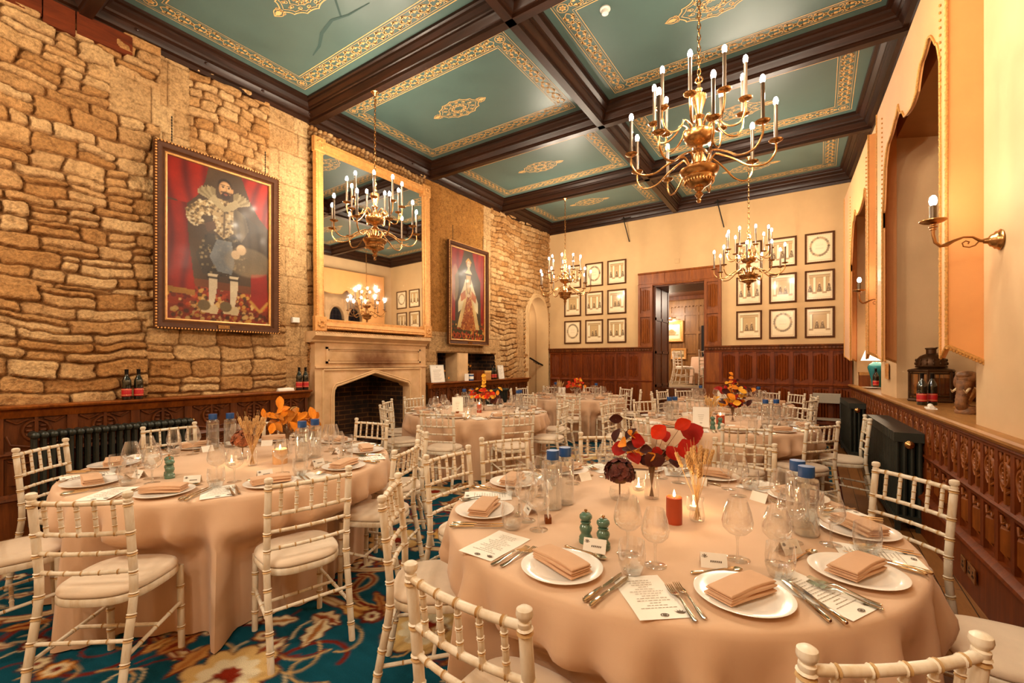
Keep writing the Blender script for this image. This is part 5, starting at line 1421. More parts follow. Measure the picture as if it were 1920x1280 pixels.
TABLES = {
 'front window table': dict(c=(-.66, 2.2), R=.985, ch=[(-94, 1.31), (-52, 1.27), (5, 1.44), (40, 1.37), (81, 1.39), (122, 1.39), (155, 1.44), (182, 1.28), (219, 1.24)], st=[-95, -55, -21, 13, 46, 81, 112, 148, 180, 217], rot=[0, 18, 0, -8, 0, 0, 0, 10, 4, 0], full=2),
 'front radiator table': dict(c=(-3.43, 1.63), R=.99, ch=[(-53, 1.32), (-97, 1.34), (-139, 1.31), (-13, 1.31), (24, 1.22), (58, 1.27), (98, 1.25), (139, 1.26), (180, 1.36)], st=[-53, -96, -134, -17, 18, 57, 98, 139, 180], rot=[0, 0, 0, 0, 0, 0, 0, 0, 0], full=2),
 'fireplace table': dict(c=(-4.08, 5.12), R=1.0, ch=[(-109, 1.36), (-70, 1.42), (-31, 1.38), (9, 1.3), (48, 1.4), (90, 1.33), (135, 1.3), (178, 1.33), (-150, 1.31)], st=[-111, -71, -31, 9, 49, 90, 133, 176, -150], rot=[0] * 9, full=1),
 'middle window table': dict(c=(-.97, 5.85), R=.99, ch=[(-117, 1.36), (-72, 1.4), (-38, 1.26), (0, 1.37), (55, 1.28), (98, 1.3), (145, 1.42), (176, 1.45)], st=[-117, -72, -38, 0, 50, 97, 143, 178], rot=[0] * 8, full=1),
 'rear window table': dict(c=(-1.3, 8.68), R=.98, ch=[(-100, 1.28), (-65, 1.3), (-22, 1.28), (16, 1.28), (42, 1.3), (66, 1.27), (98, 1.26), (138, 1.28), (164, 1.29), (200, 1.28)], st=[-100, -62, -22, 14, 44, 68, 98, 136, 166, 200], rot=[0] * 10, full=0),
 'rear arch table': dict(c=(-4.1, 8.3), R=.98, ch=[(-68, 1.36), (-28, 1.3), (20, 1.28), (58, 1.28), (98, 1.28), (140, 1.28), (176, 1.32), (-104, 1.36), (-150, 1.28)], st=[-68, -28, 20, 58, 98, 140, 176, -106, -150], rot=[0] * 9, full=0)}
rg = random.Random(5)
TAKEN = [(x, y, .05) for x, y, *_ in BOTTLES] + [(-.723, 2.369, .05), (-3.42, 1.93, .05), (-4.02, 5.2, .05), (-.85, 5.95, .05), (-4.05, 8.3, .05), (-1.2, 8.75, .05), (-.453, 2.152, .05), (-3.229, 1.574, .05), (-.86, 2.27, .09), (-3.517, 1.646, .09), (-3.96, 5.42, .1), (-.531, 2.066, .045), (-3.14, 1.72, .06), (-3.93, 4.98, .045), (-.93, 5.62, .055), (-.765, 1.65, .03), (-.684, 1.632, .03), (-3.371, 1.14, .03), (-3.3, 1.12, .03), (-.93, 5.16, .03), (-.86, 5.18, .03), (-1.03, 5.08, .09), (-4.12, 4.74, .09), (-1.35, 8.3, .08), (-4.2, 7.95, .08), (-1.0, 1.76, .04)]
def clear(p, cx, cy, r=.056):
    x, y = p
    for _ in range(40):
        hit = [(a, b, q) for a, b, q in TAKEN if math.hypot(x - a, y - b) < q + r]
        if not hit: break
        a, b, q = hit[0]; d = math.hypot(x - a, y - b) or 1; k = (q + r + .002 - d)
        x += (x - a) / d * k; y += (y - b) / d * k
    free = lambda u, v: not any(math.hypot(u - a, v - b) < q + r - .001 for a, b, q in TAKEN)
    if not free(x, y):
        for k in range(1, 400):
            u, v = p[0] + .0012 * k * math.cos(k * 2.4), p[1] + .0012 * k * math.sin(k * 2.4)
            if free(u, v) and math.hypot(u - cx, v - cy) < .85: x, y = u, v; break
    TAKEN.append((x, y, r)); return (x, y)
for ti, (tn_, T) in enumerate(TABLES.items()):
    cx, cy = T['c']
    round_table('the ' + tn_, cx, cy, T['R'])
    tablecloth('the ' + tn_, cx, cy, T['R'], [(math.radians(a), r) for a, r in T['ch']], 20 + ti)
    for a in T['st']:
        q = math.radians(a); TAKEN.append((cx + (T['R'] - .165) * math.cos(q), cy + (T['R'] - .165) * math.sin(q), .142))
        TAKEN.append((cx + (T['R'] - .37) * math.cos(q) + .03 * math.sin(-q), cy + (T['R'] - .37) * math.sin(q) + .03 * math.cos(q), .035))
    order = lambda L: sorted(range(len(L)), key=lambda i: (90 - L[i]) % 360 if (90 - L[i]) % 360 < 345 else (90 - L[i]) % 360 - 360)
    for o_, i in enumerate(order([a for a, r in T['ch']])):
        a, r = T['ch'][i]; q = math.radians(a)
        CHAIR.put((cx + r * math.cos(q), cy + r * math.sin(q), 0), q + PI / 2 + rg.uniform(-.05, .05) + {(0, 40): .03, (0, 219): -.05}.get((ti, a), 0),
                  'limewashed bamboo-turned chair, %s seat clockwise from the doorway side, %s' % (ORD[o_], tn_), 'limewashed chairs round the ' + tn_)
    for o_, i in enumerate(order(T['st'])):
        q = math.radians(T['st'][i]); w = '%s setting clockwise from the doorway side, %s' % (ORD[o_], tn_)
        c, s = math.cos(q), math.sin(q)
        rp = T['R'] - .165
        px, py_ = cx + rp * c, cy + rp * s
        rz = q + PI / 2           # local +y looks to the middle of the table
        def at(x, y): cc, ss = math.cos(rz), math.sin(rz); return (px + x * cc - y * ss, py_ + x * ss + y * cc)
        PLATE.put(at(0, 0) + (TZ,), rz, 'white dinner plate, ' + w, 'dinner plates')
        nr = rz + rg.uniform(-.35, .5)
        NAPK.put(at(rg.uniform(-.01, .01), 0) + (TZ + .0178,), nr, 'folded blush napkin on its plate, ' + w, 'folded napkins', (1.03, .82, 1.2))
        for P_, x, y, lab in ((WINE_L, .118, .262, 'larger wine glass, '), (WINE_S, .238, .232, 'smaller wine glass, '), (TUMB, .2, .14, 'clear water tumbler, ')):
            P_.put(clear(at(x + rg.uniform(-.006, .006), y + rg.uniform(-.006, .006)), cx, cy) + (TZ,), rz, lab + w, 'glasses on the ' + tn_)
        if T['full'] >= 1:
            for k, lab in ((0, 'inner'), (1, 'outer')):
                FORK.put(at(-.172 - .03 * k, -.02 - .012 * k) + (TZ + .0035,), rz + rg.uniform(-.06, .06), lab + ' fork, ' + w, 'forks')
                KNIFE.put(at(.172 + .028 * k, -.02 - .01 * k) + (TZ + .0035,), rz + rg.uniform(-.06, .06), lab + ' table knife, ' + w, 'table knives')
            gap = min([(T['st'][i] - o2) % 360 for o2 in T['st'] if o2 != T['st'][i]]); mx = -min(.315, rp * math.sin(math.radians(gap) / 2))
            MENU.put(at(mx, .015) + (TZ + .001,), rz + rg.uniform(-.12, .12), 'printed menu sheet beside the forks, ' + w, 'menu sheets')
            cp = at(.01, .218)
            for bx, by, *_ in BOTTLES:
                dd = math.hypot(cp[0] - bx, cp[1] - by)
                if dd < .102: cp = (bx + (cp[0] - bx) / dd * .102, by + (cp[1] - by) / dd * .102)
            CARD.put(cp + (TZ,), rz + rg.uniform(-.3, .3), 'white tent place card, ' + w, 'place cards')
        if T['full'] == 2:
            SPOON.put(at(-.005, .165) + (TZ,), rz - PI / 2 + rg.uniform(-.1, .1), 'dessert spoon above the plate, ' + w, 'dessert spoons')
# ================================================================ centrepieces
def leafmat(n, a, b_): return simple(n, a, .6, var=.25, nscale=14, bmp=.2, bscale=50, spec=.15)
LM = {'red': leafmat('crimson_leaf', '96170a', 0), 'dark': leafmat('plum_leaf', '3c140a', 0), 'orange': leafmat('amber_leaf', 'd8801c', 0), 'scarlet': leafmat('scarlet_leaf', 'bc2c0c', 0), 'gold': leafmat('golden_leaf', 'e0a030', 0), 'brown': leafmat('russet_leaf', 'b06a1e', 0)}
M['stemw'] = simple('woody_stem', '6b4a2a', .7); M['straw'] = simple('dried_wheat', 'c79e66', .8, var=.2, nscale=40)
M['hyd'] = simple('dried_hydrangea', '5a2419', .75, var=.5, nscale=24); M['hyd2'] = simple('rust_hydrangea', '8a4a26', .75, var=.5, nscale=24)
M['wax_red'] = simple('terracotta_wax', 'a8401a', .4, var=.12, nscale=8); M['wax_cream'] = simple('sandstone_wax', 'd9a874', .5, var=.12, nscale=8)
M['wax_white'] = simple('white_wax', 'efe4cf', .4)
def add_leaf(b, c, nrm, size, roll=0.0, w=.8):
    nrm = Vector(nrm).normalized(); a = nrm.orthogonal().normalized(); t = nrm.cross(a)
    cr, sr = math.cos(roll), math.sin(roll); u = a * cr + t * sr; v = t * cr - a * sr
    P = []; prof = [(0, .05), (.12, .5), (.35, .92), (.6, .9), (.82, .55), (.95, .22), (1, .03)]
    for s, h in prof:
        y = (s - .45) * size; x = h * size * w * .5
        cu = -.18 * size * (s - .45) ** 2
        for k in (-1, -.5, 0, .5, 1): P.append(Vector(c) + v * y + u * (x * k) + nrm * (cu + .14 * size * (abs(k) ** 1.5) * h))
    n = 5; b.add(P, [(i * n + j, i * n + j + 1, (i + 1) * n + j + 1, (i + 1) * n + j) for i in range(len(prof) - 1) for j in range(n - 1)])
def bouquet(label, vlabel, x, y, leaves, vh=.11, vr=.036, group='autumn bouquets', z0=TZ, vase=True):
    """leaves: (across, away, up, size, kind); across/away are metres in the view of someone at the camera end"""
    L = math.hypot(x, y); f = Vector((x / L, y / L, 0)); r = Vector((f.y, -f.x, 0))
    if vase:
        v = thing('glass_vase', vlabel, 'vase', (x, y, z0)); b = MB(); b.lathe([(0, .003), (vr, .003), (vr * 1.02, vh * .5), (vr * .8, vh), (vr * .86, vh + .01)], 24); b.build('glass_wall', M['wglass'], v, smooth=80)
    t = thing('leaf_bouquet', label, 'bouquet', (x, y, z0), 0, group)
    by = {}; st = MB(); rr = random.Random(int(abs(x * 1000)))
    for (dx_, dy_, dz, s, k) in leaves:
        if vase: dz = max(dz, vh + .04 + s * .6)
        p = r * dx_ + f * dy_ + Vector((0, 0, dz)); b = by.setdefault(k, MB())
        n = Vector((p.x * .6, p.y * .6, .1)) - f * .55 + Vector((rr.uniform(-.35, .35), rr.uniform(-.35, .35), rr.uniform(-.1, .6)))
        add_leaf(b, p, n, s, rr.uniform(0, 6.3), rr.uniform(*LEAFW))
        q = Vector((p.x * .06, p.y * .06, vh)); m_ = Vector((p.x * .5, p.y * .5, max(vh + .05, p.z * .55 + vh * .45)))
        st.tube([Vector((p.x * -.05, p.y * -.05, .012)), q, Vector((p.x * .08, p.y * .08, vh + .035)), m_, p], [.0022, .002, .002, .0016, .001], 5)
    for k, b in by.items(): b.build(k + '_leaves', LM[k], t, smooth=60)
    st.build('stem', M['stemw'], t); return t
LEAFW = [.72, .98]
def rnd_leaves(seed, n, w, h0, h1, kinds, smin=.05, smax=.09):
    r = random.Random(seed); out = []
    for _ in range(n):
        u = r.random(); out.append((r.gauss(0, w * .5), r.gauss(0, w * .35), h0 + (h1 - h0) * u ** .9, r.uniform(smin, smax), r.choice(kinds)))
    return out
S = .00283
L1 = [(1235, 815, .085, 'scarlet'), (1246, 827, .07, 'red'), (1275, 799, .08, 'scarlet'), (1293, 816, .115, 'red'), (1283, 840, .105, 'red'), (1258, 850, .075, 'red'), (1165, 858, .095, 'red'), (1192, 866, .08, 'red'), (1158, 797, .07, 'dark'),
      (1161, 827, .075, 'dark'), (1186, 823, .075, 'dark'), (1187, 848, .1, 'dark'), (1263, 867, .065, 'dark'), (1258, 888, .06, 'brown'), (1232, 873, .075, 'dark'), (1215, 848, .06, 'dark'), (1174, 834, .065, 'orange'), (1201, 832, .08, 'red'), (1190, 822, .06, 'orange'),
      (1187, 880, .08, 'orange'), (1206, 855, .06, 'orange'), (1222, 858, .06, 'brown'), (1212, 876, .06, 'dark'), (1245, 872, .07, 'dark'), (1222, 884, .07, 'dark'), (1204, 888, .055, 'orange'), (1232, 852, .06, 'red'), (1216, 868, .05, 'orange')]
rr_ = random.Random(8)
bouquet('crimson and plum smokebush leaves in a glass vase on the front window table', 'slim glass vase holding the crimson leaves on the front window table', -.723, 2.369, [((u - 1224) * S, rr_.uniform(-.1, .08), (895 - v) * S + .13, s * 1.08, k) for u, v, s, k in L1], .13)
LEAFW[:] = [.42, .62]
bouquet('tall amber beech leaves in a glass vase on the front radiator table', 'glass vase holding amber leaves on the front radiator table', -3.42, 1.93, rnd_leaves(3, 52, .17, .1, .32, ['orange', 'orange', 'brown', 'brown'], .07, .11) + [(-.05, 0, .4, .12, 'orange'), (-.03, 0, .34, .12, 'orange'), (.18, 0, .3, .12, 'orange'), (.12, 0, .28, .12, 'orange'), (.06, 0, .33, .1, 'brown'), (-.1, 0, .3, .1, 'orange')], .12)
LEAFW[:] = [.6, .9]
bouquet('scarlet and golden leaves in a glass vase on the fireplace table', 'glass vase holding scarlet and gold leaves on the fireplace table', -4.02, 5.2, rnd_leaves(4, 46, .2, .12, .32, ['scarlet', 'gold', 'orange', 'scarlet'], .05, .09) + [(.0, 0, .36 + .05 * k, .08, 'gold') for k in range(4)], .12)
bouquet('golden and burgundy leaves in a glass vase on the middle window table', 'glass vase holding golden leaves on the middle window table', -.85, 5.95, rnd_leaves(5, 54, .22, .12, .4, ['gold', 'gold', 'dark', 'red', 'orange'], .06, .11) + [(-.02, 0, .42 + .05 * k, .06, 'orange') for k in range(4)], .12)
bouquet('red-tipped autumn leaves in a glass vase on the rear arch table', 'glass vase holding red leaves on the rear arch table', -4.05, 8.3, rnd_leaves(6, 34, .16, .12, .36, ['scarlet', 'gold', 'scarlet', 'orange'], .06, .1), .12)
bouquet('burgundy autumn leaves in a glass vase on the rear window table', 'glass vase holding burgundy leaves on the rear window table', -1.2, 8.75, rnd_leaves(7, 34, .16, .12, .4, ['red', 'dark', 'gold', 'red'], .06, .1), .12)
def wheat(label, vlabel, x, y, n=16, h=.25, mat='straw'):
    v = thing('bud_vase', vlabel, 'vase', (x, y, TZ)); b = MB(); b.lathe([(0, .003), (.03, .003), (.034, .02), (.026, .07), (.03, .105)], 22); b.build('glass_wall', M['wglass'], v, smooth=80)
    t = thing('wheat_bunch', label, 'dried flowers', (x, y, TZ), 0, 'dried wheat bunches')
    r = random.Random(int(abs(x * 999))); b = MB(); hd = MB()
    for _ in range(n):
        a = r.uniform(0, 6.28); sp = r.uniform(.015, .07); hh = h * r.uniform(.82, 1.1)
        top = Vector((sp * math.cos(a), sp * math.sin(a), hh))
        b.tube([(-.016 * math.cos(a), -.016 * math.sin(a), .008), (top.x * .15, top.y * .15, .1), top * .75 + Vector((0, 0, hh * .05)), top], .0014, 5)
        d = (top - Vector((top.x * .4, top.y * .4, hh * .6))).normalized()
        for k in range(8):
            p = top + d * (k * .008)
            for q in range(3): w_ = q * 2.1 + k; hd.ell(p + Vector((.005 * math.cos(w_), .005 * math.sin(w_), 0)), (.0045, .0045, .008), 5, 4)
        hd.tube([top + d * .05, top + d * .1], .0008, 4)
    b.build('stalk', M[mat], t); hd.build('seed_head', M['straw'], t)
wheat('dried wheat in a clear bud vase beside the terracotta candle, front window table', 'clear bud vase of wheat on the front window table', -.453, 2.152)
wheat('pale dried wheat in a bud vase on the front radiator table', 'clear bud vase of wheat on the front radiator table', -3.229, 1.574, 22, .26)
wheat('dried wheat in a bud vase behind the menu stand on the middle window table', 'clear bud vase of wheat on the middle window table', -1.02, 5.5)
wheat('dried wheat in a bud vase on the rear arch table', 'clear bud vase of wheat on the rear arch table', -4.3, 8.05)
def hydrangea(label, vlabel, x, y, R=.072, mat='hyd', zc=.135):
    v = thing('low_glass_bowl', vlabel, 'vase', (x, y, TZ)); b = MB(); b.lathe([(0, .003), (.045, .003), (.055, .03), (.05, .06)], 22); b.build('glass_wall', M['wglass'], v, smooth=80)
    t = thing('hydrangea_head', label, 'dried flower', (x, y, TZ), 0, 'dried hydrangea heads'); b = MB(); r = random.Random(9)
    for _ in range(130):
        a, u = r.uniform(0, 6.283), r.uniform(-.35, 1); q = math.sqrt(1 - u * u); n = Vector((q * math.cos(a), q * math.sin(a), u))
        p = n * R * r.uniform(.85, 1.08) + Vector((0, 0, zc))
        for k in range(4):
            d = n.orthogonal().normalized(); d.rotate(Matrix.Rotation(k * PI / 2 + a, 3, n))
            add_leaf(b, p + d * .009, n + d * -.3, .02, r.uniform(0, 6), 1.0)
    b.build('petals', M[mat], t, smooth=60)
    b = MB(); b.tube([(0, 0, .01), (0, 0, zc)], .004, 6); b.ell((0, 0, zc), (R * .8,) * 3, 10, 6); b.build('core', M['stemw'], t)
hydrangea('dark plum dried hydrangea head in a low glass, front window table', 'low glass bowl under the plum hydrangea, front window table', -.86, 2.27)
hydrangea('rust dried hydrangea head in a low glass, front radiator table', 'low glass bowl under the rust hydrangea, front radiator table', -3.517, 1.646, .07, 'hyd2')
hydrangea('plum dried hydrangea head in a low glass, fireplace table', 'low glass bowl under the plum hydrangea, fireplace table', -3.96, 5.42, .085)
def candle(label, x, y, mat='wax_red', r=.034, h=.115):
    t = thing('pillar_candle', label, 'candle', (x, y, TZ), 0, 'lit pillar candles')
    b = MB(); b.lathe([(0, 0), (r, 0), (r * 1.01, h * .5), (r * .99, h), (r * .88, h + .003), (r * .75, h - .006), (0, h - .012)], 24); b.build('wax', M[mat], t, smooth=50)
    b = MB(); b.tube([(0, 0, h - .012), (.001, 0, h + .004)], .0012, 5); b.build('wick', M['iron'], t)
    b = MB(); b.lathe([(0, h + .0), (.005, h + .006), (.006, h + .013), (.003, h + .024), (0, h + .034)], 12); b.build('flame', M['flame'], t)
    point('candle_glow', (x, y, TZ + h + .05), .9, (1, .66, .32), .01)
candle('lit terracotta pillar candle beside the wheat on the front window table', -.531, 2.066)
candle('lit sand-coloured block candle beside the wheat, front radiator table', -3.14, 1.72, 'wax_cream', .048, .1)
candle('lit terracotta pillar candle on the fireplace table', -3.93, 4.98)
candle('lit terracotta pillar candle behind the mills on the middle window table', -.93, 5.62, 'wax_red', .045, .1)
def tealight(label, x, y):
    t = thing('tealight_holder', label, 'tealight', (x, y, TZ), 0, 'tealights in glass holders')
    b = MB(); b.lathe([(0, .002), (.028, .002), (.034, .02), (.032, .06), (.03, .065)], 20); b.build('glass_cup', M['wglass'], t, smooth=80)
    b = MB(); b.lathe([(0, .004), (.019, .004), (.019, .02), (0, .02)], 16); b.build('wax', M['wax_white'], t)
    b = MB(); b.lathe([(0, .022), (.005, .028), (.006, .034), (.0, .05)], 10); b.build('flame', M['flame'], t)
    point('tealight_glow', (x, y, TZ + .075), .6, (1, .66, .32), .01)
tealight('glass tealight between the terracotta candle and the wheat, front window table', -.5, 2.3)
tealight('glass tealight beside the rust hydrangea, front radiator table', -3.36, 1.5)
tealight('glass tealight before the menu stand on the fireplace table', -3.87, 4.66)
tealight('glass tealight behind the plum hydrangea, front window table', -.83, 2.48)
for x, y, lab in BOTTLES:
    BOTT.put((x, y, TZ), 0, 'clear water bottle with blue cap, ' + lab, 'blue-capped water bottles')
for x, y, k, lab in ((-.765, 1.65, (.98, .98, .76), 'taller glossy green pepper mill on the front window table'), (-.684, 1.632, (.98, .98, .74), 'shorter glossy green salt mill on the front window table'), (-3.371, 1.14, (.98, .98, .78), 'glossy green mill on the front radiator table, nearer the wall'), (-3.3, 1.12, (.98, .98, .74), 'shorter green mill on the front radiator table'),
                     (-.93, 5.16, (.98, .98, .85), 'green pepper mill beside the menu stand on the middle window table'), (-.86, 5.18, (.98, .98, .8), 'green salt mill beside the menu stand on the middle window table')):
    MILL.put((x, y, TZ), 0, lab, 'green salt and pepper mills', k)
def stand(label, x, y, w=.15, h=.2, block=True, rz=None):
    t = thing('menu_stand', label, 'menu stand', (x, y, TZ), (math.atan2(y, x) - PI / 2) if rz is None else rz, 'table cards in wooden blocks')
    b = MB(); b.box(-.022, -.014, 0, .022, .014, .028); b.build('wooden_block', M['gold_oak'], t, smooth=0)
    b = MB(); b.box(-w / 2, -.002, .024, w / 2, .002, .024 + h); b.build('card', M['paper'], t, smooth=0)
    b = MB()
    for k in range(4): b.box(-.03 + .004 * k, -.0028, .15 - k * .018, .03 - .004 * k, -.002, .153 - k * .018)
    b.ribbon([(0, 0)] * 2, .001); b.v = b.v[:-4]; b.f = b.f[:-1]; b.m = b.m[:-1]
    for sg in (-1, 1): b.box(-.006 * sg - .003, -.0028, .06, -.006 * sg + .003, -.002, .075)
    b.build('print', M['ink'], t, smooth=0)
stand('white table card in a wooden block on the middle window table', -1.03, 5.08, .16, .21)
stand('white table card in a wooden block on the fireplace table', -4.12, 4.74, .15, .2)
stand('white table card in a wooden block on the rear window table', -1.35, 8.3, .14, .18)
stand('white table card in a wooden block on the rear arch table', -4.2, 7.95, .14, .18)
stand('small wooden block holding a white card by the glasses, front window table', -1.0, 1.76, .05, .16, True, 2.2)
# ================================================================ things on the ledges and sills
M['bottle_dark'] = simple('dark_green_bottle', '0e140c', .08, spec=.8, coat=.8)
M['label_red'] = simple('red_wine_label', 'b3151b', .5); M['foil'] = simple('black_foil', '120d0c', .3, .4)
def wine_proto():
    t = thing('wine_bottle', 'x', 'wine bottle')
    b = MB(); b.lathe([(0, .0), (.034, .0), (.038, .006), (.038, .17), (.036, .19), (.026, .215), (.0165, .235), (.0145, .25), (.0145, .262)], 24); b.build('bottle', M['bottle_dark'], t)
    b = MB(); b.lathe([(.0385, .035), (.0388, .036), (.0388, .108), (.0385, .109)], 24); lbl = b.build('label', M['label_red'], t)
    b = MB(); b.lathe([(.0152, .245), (.0155, .285), (.0165, .287), (.0165, .298), (0, .3)], 18); b.build('foil_capsule', M['foil'], t)
    b = MB()
    for z in (.045, .098): b.lathe([(.039, z), (.0391, z + .002), (.039, z + .004)], 24)
    b.build('gold_line', M['gold_paint'], lbl); return Proto(t)
WB = wine_proto()
for x, y, z, lab in ((-5.62, 1.55, 1.103, 'red-labelled wine bottle on the oak ledge under the gentleman portrait, further from the fireplace'), (-5.62, 1.645, 1.103, 'red-labelled wine bottle on the oak ledge under the gentleman portrait, nearer the fireplace'), (-5.62, 3.33, 1.103, 'red-labelled wine bottle at the ledge end beside the fireplace, outer of two'), (-5.62, 3.42, 1.103, 'red-labelled wine bottle at the ledge end, touching the fireplace surround'),
                     (-5.62, 7.56, 1.103, 'red-labelled wine bottle on the far ledge, beside the gold box'), (-5.62, 7.65, 1.103, 'red-labelled wine bottle on the far ledge, beside the narrow white board'), (.80, 5.66, 1.07, 'red-labelled wine bottle on the window sill before the lantern, front one'), (.88, 5.72, 1.07, 'red-labelled wine bottle on the window sill before the lantern, rear one'), (.735, 9.0, 1.07, 'red-labelled wine bottle on the far sill beside the blue lamp')):
    WB.put((x, y, z), rg.uniform(0, 6), lab, 'red-labelled wine bottles')
def napkin_roll(label, x, y, z, rz):
    t = thing('rolled_napkin', label, 'napkin', (x, y, z), rz, 'rolled white napkins'); b = MB()
    b.tube([(-.1, 0, .018), (-.05, .003, .02), (.04, 0, .022), (.1, -.002, .018)], [.017, .018, .02, .015], 10); b.box(-.1, -.035, 0, .1, .035, .008); b.build('cloth', M['paper'], t)
napkin_roll('rolled white napkin on the window sill before the wine bottles', WR(5.3) + .02, 5.28, 1.07, 1.5)
napkin_roll('small white cloth on the ledge beside the bottles by the fireplace', -5.62, 3.15, 1.103, 1.5)
def board(label, y, z, w, h):
    t = thing('menu_board', label, 'board', (-5.63, y, z), PI / 2, 'white boards leaning on the ledge'); t.rotation_euler = (math.radians(-8), 0, PI / 2)
    b = MB(); rects(b, w - .03, h - .03, [(0, .004), (0, .012), (.015, .012), (.015, -.004), (0, -.004)]); b.v = [(x, yy_, zz_ + h / 2) for x, yy_, zz_ in b.v]; b.build('frame', M['white_plastic'], t, smooth=0)
    b = MB(); b.box(-w / 2 + .014, -.006, .014, w / 2 - .014, 0, h - .014); b.build('sheet', M['paper'], t, smooth=0)
    b = MB(); b.box(-.012, -.0075, h * .86, .012, -.006, h * .9)
    for k in range(8): b.box(-w * .3, -.0072, h * .7 - k * .025, w * .3 - (k % 3) * .03, -.006, h * .7 - k * .025 + .004)
    b.build('print', M['ink'], t, smooth=0)
board('wide white seating board leaning on the ledge against the fireplace side', 5.95, 1.104, .34, .31); board('narrow white board leaning on the far ledge past the wine bottles', 7.9, 1.104, .2, .29)
def boxthing(name, label, cat, x0, y0, z0, x1, y1, z1, mat, part='body', lid=None):
    t = thing(name, label, cat, ((x0 + x1) / 2, (y0 + y1) / 2, z0)); b = MB(); w, d, h = (x1 - x0) / 2, (y1 - y0) / 2, z1 - z0
    b.box(-w, -d, 0, w, d, h * (.78 if lid else 1)); b.build(part, mat, t, smooth=0)
    if lid: b = MB(); b.box(-w - .004, -d - .004, h * .78, w + .004, d + .004, h); b.build('lid', lid, t, smooth=0)
    return t
boxthing('wooden_box', 'brown wooden box on the far ledge inside the stone niche', 'box', -5.72, 6.97, 1.104, -5.56, 7.19, 1.3, M['red_oak'], lid=M['dark_oak'])
boxthing('gift_box', 'golden box on the far ledge beside the wine bottles', 'box', -5.72, 7.24, 1.104, -5.57, 7.45, 1.29, M['gilt'], lid=M['gold_paint'])
t = boxthing('card_block', 'small white card standing on the far ledge beside the blue tin', 'card', -5.6, 6.64, 1.104, -5.585, 6.75, 1.24, M['paper'], 'card')
t = thing('printed_tin', 'small blue and white tin on the far ledge by the stone pillar', 'tin', (-5.6, 6.84, 1.104)); b = MB(); b.lathe([(0, 0), (.05, 0), (.05, .12), (0, .12)], 20); b.build('can', M['blue_cap'], t)
b = MB(); b.lathe([(.0505, .03), (.051, .04), (.051, .075), (.0505, .085)], 20); b.build('label_band', M['paper'], t); b = MB(); b.lathe([(.052, .115), (.053, .118), (.053, .13), (0, .13)], 20); b.build('lid', M['white_plastic'], t)
bouquet('spray of dried orange leaves in the niche behind the wide white board', '', -5.85, 6.3, rnd_leaves(12, 14, .1, .08, .3, ['brown', 'orange'], .05, .08), .02, .03, 'dried leaf sprays in the niche', 1.06, False)
bouquet('spray of dried golden leaves in the niche above the brown box', '', -5.9, 7.05, rnd_leaves(13, 14, .1, .2, .36, ['brown', 'gold'], .05, .08), .02, .03, 'dried leaf sprays in the niche', 1.06, False)
# lantern
lt = thing('lantern', 'large dark pierced-metal lantern with domed top on the window sill', 'lantern', (.95, 6.22, 1.07), .25)
M['rust'] = simple('dark_bronze_patina', '4a2f17', .45, .6, var=.35, nscale=18, bmp=.3, bscale=80); M['amber'] = glass('amber_pane', (.85, .62, .36), .5, .12)
b = MB(); b.lathe([(.0, 0), (.19, 0), (.2, .012), (.19, .03), (.18, .035), (0, .035)], 6); b.lathe([(.19, .3), (.2, .31), (.19, .325), (.1, .345), (.095, .36)], 6); b.build('base_and_cornice', M['rust'], lt, smooth=20)
b = MB()
for k in range(6):
    a = k * PI / 3; b.tube([(.18 * math.cos(a), .18 * math.sin(a), .03), (.18 * math.cos(a), .18 * math.sin(a), .31)], .012, 6)
    c1 = Vector((.18 * math.cos(a), .18 * math.sin(a), 0)); c2 = Vector((.18 * math.cos(a + PI / 3), .18 * math.sin(a + PI / 3), 0))
    for z in (.06, .285): b.tube([c1 + Vector((0, 0, z)), c2 + Vector((0, 0, z))], .008, 5)
    m_ = (c1 + c2) / 2; b.tube([m_ + Vector((0, 0, .06)), m_ + Vector((0, 0, .285))], .005, 5)
b.build('frame', M['rust'], lt)
b = MB(); b.lathe([(.165, .04), (.165, .3)], 6); b.build('pane', M['amber'], lt, smooth=0)
b = MB(); b.lathe([(.12, .345), (.128, .355), (.118, .365), (.12, .4), (.112, .43), (.09, .46), (.055, .48), (.04, .486), (.04, .53), (.048, .535), (.048, .545), (0, .55)], 24)
for k in range(14):
    a = k * 2 * PI / 14
    for z, r in ((.385, .121), (.42, .116)): b.ell((r * math.cos(a), r * math.sin(a), z), (.01, .01, .016), 6, 4)
b.tube([(.05 + .03 * math.cos(q), 0, .52 + .03 * math.sin(q)) for q in np.linspace(0, 2 * PI, 13)[:-1]], .004, 5, closed=True); b.build('dome', M['rust'], lt)
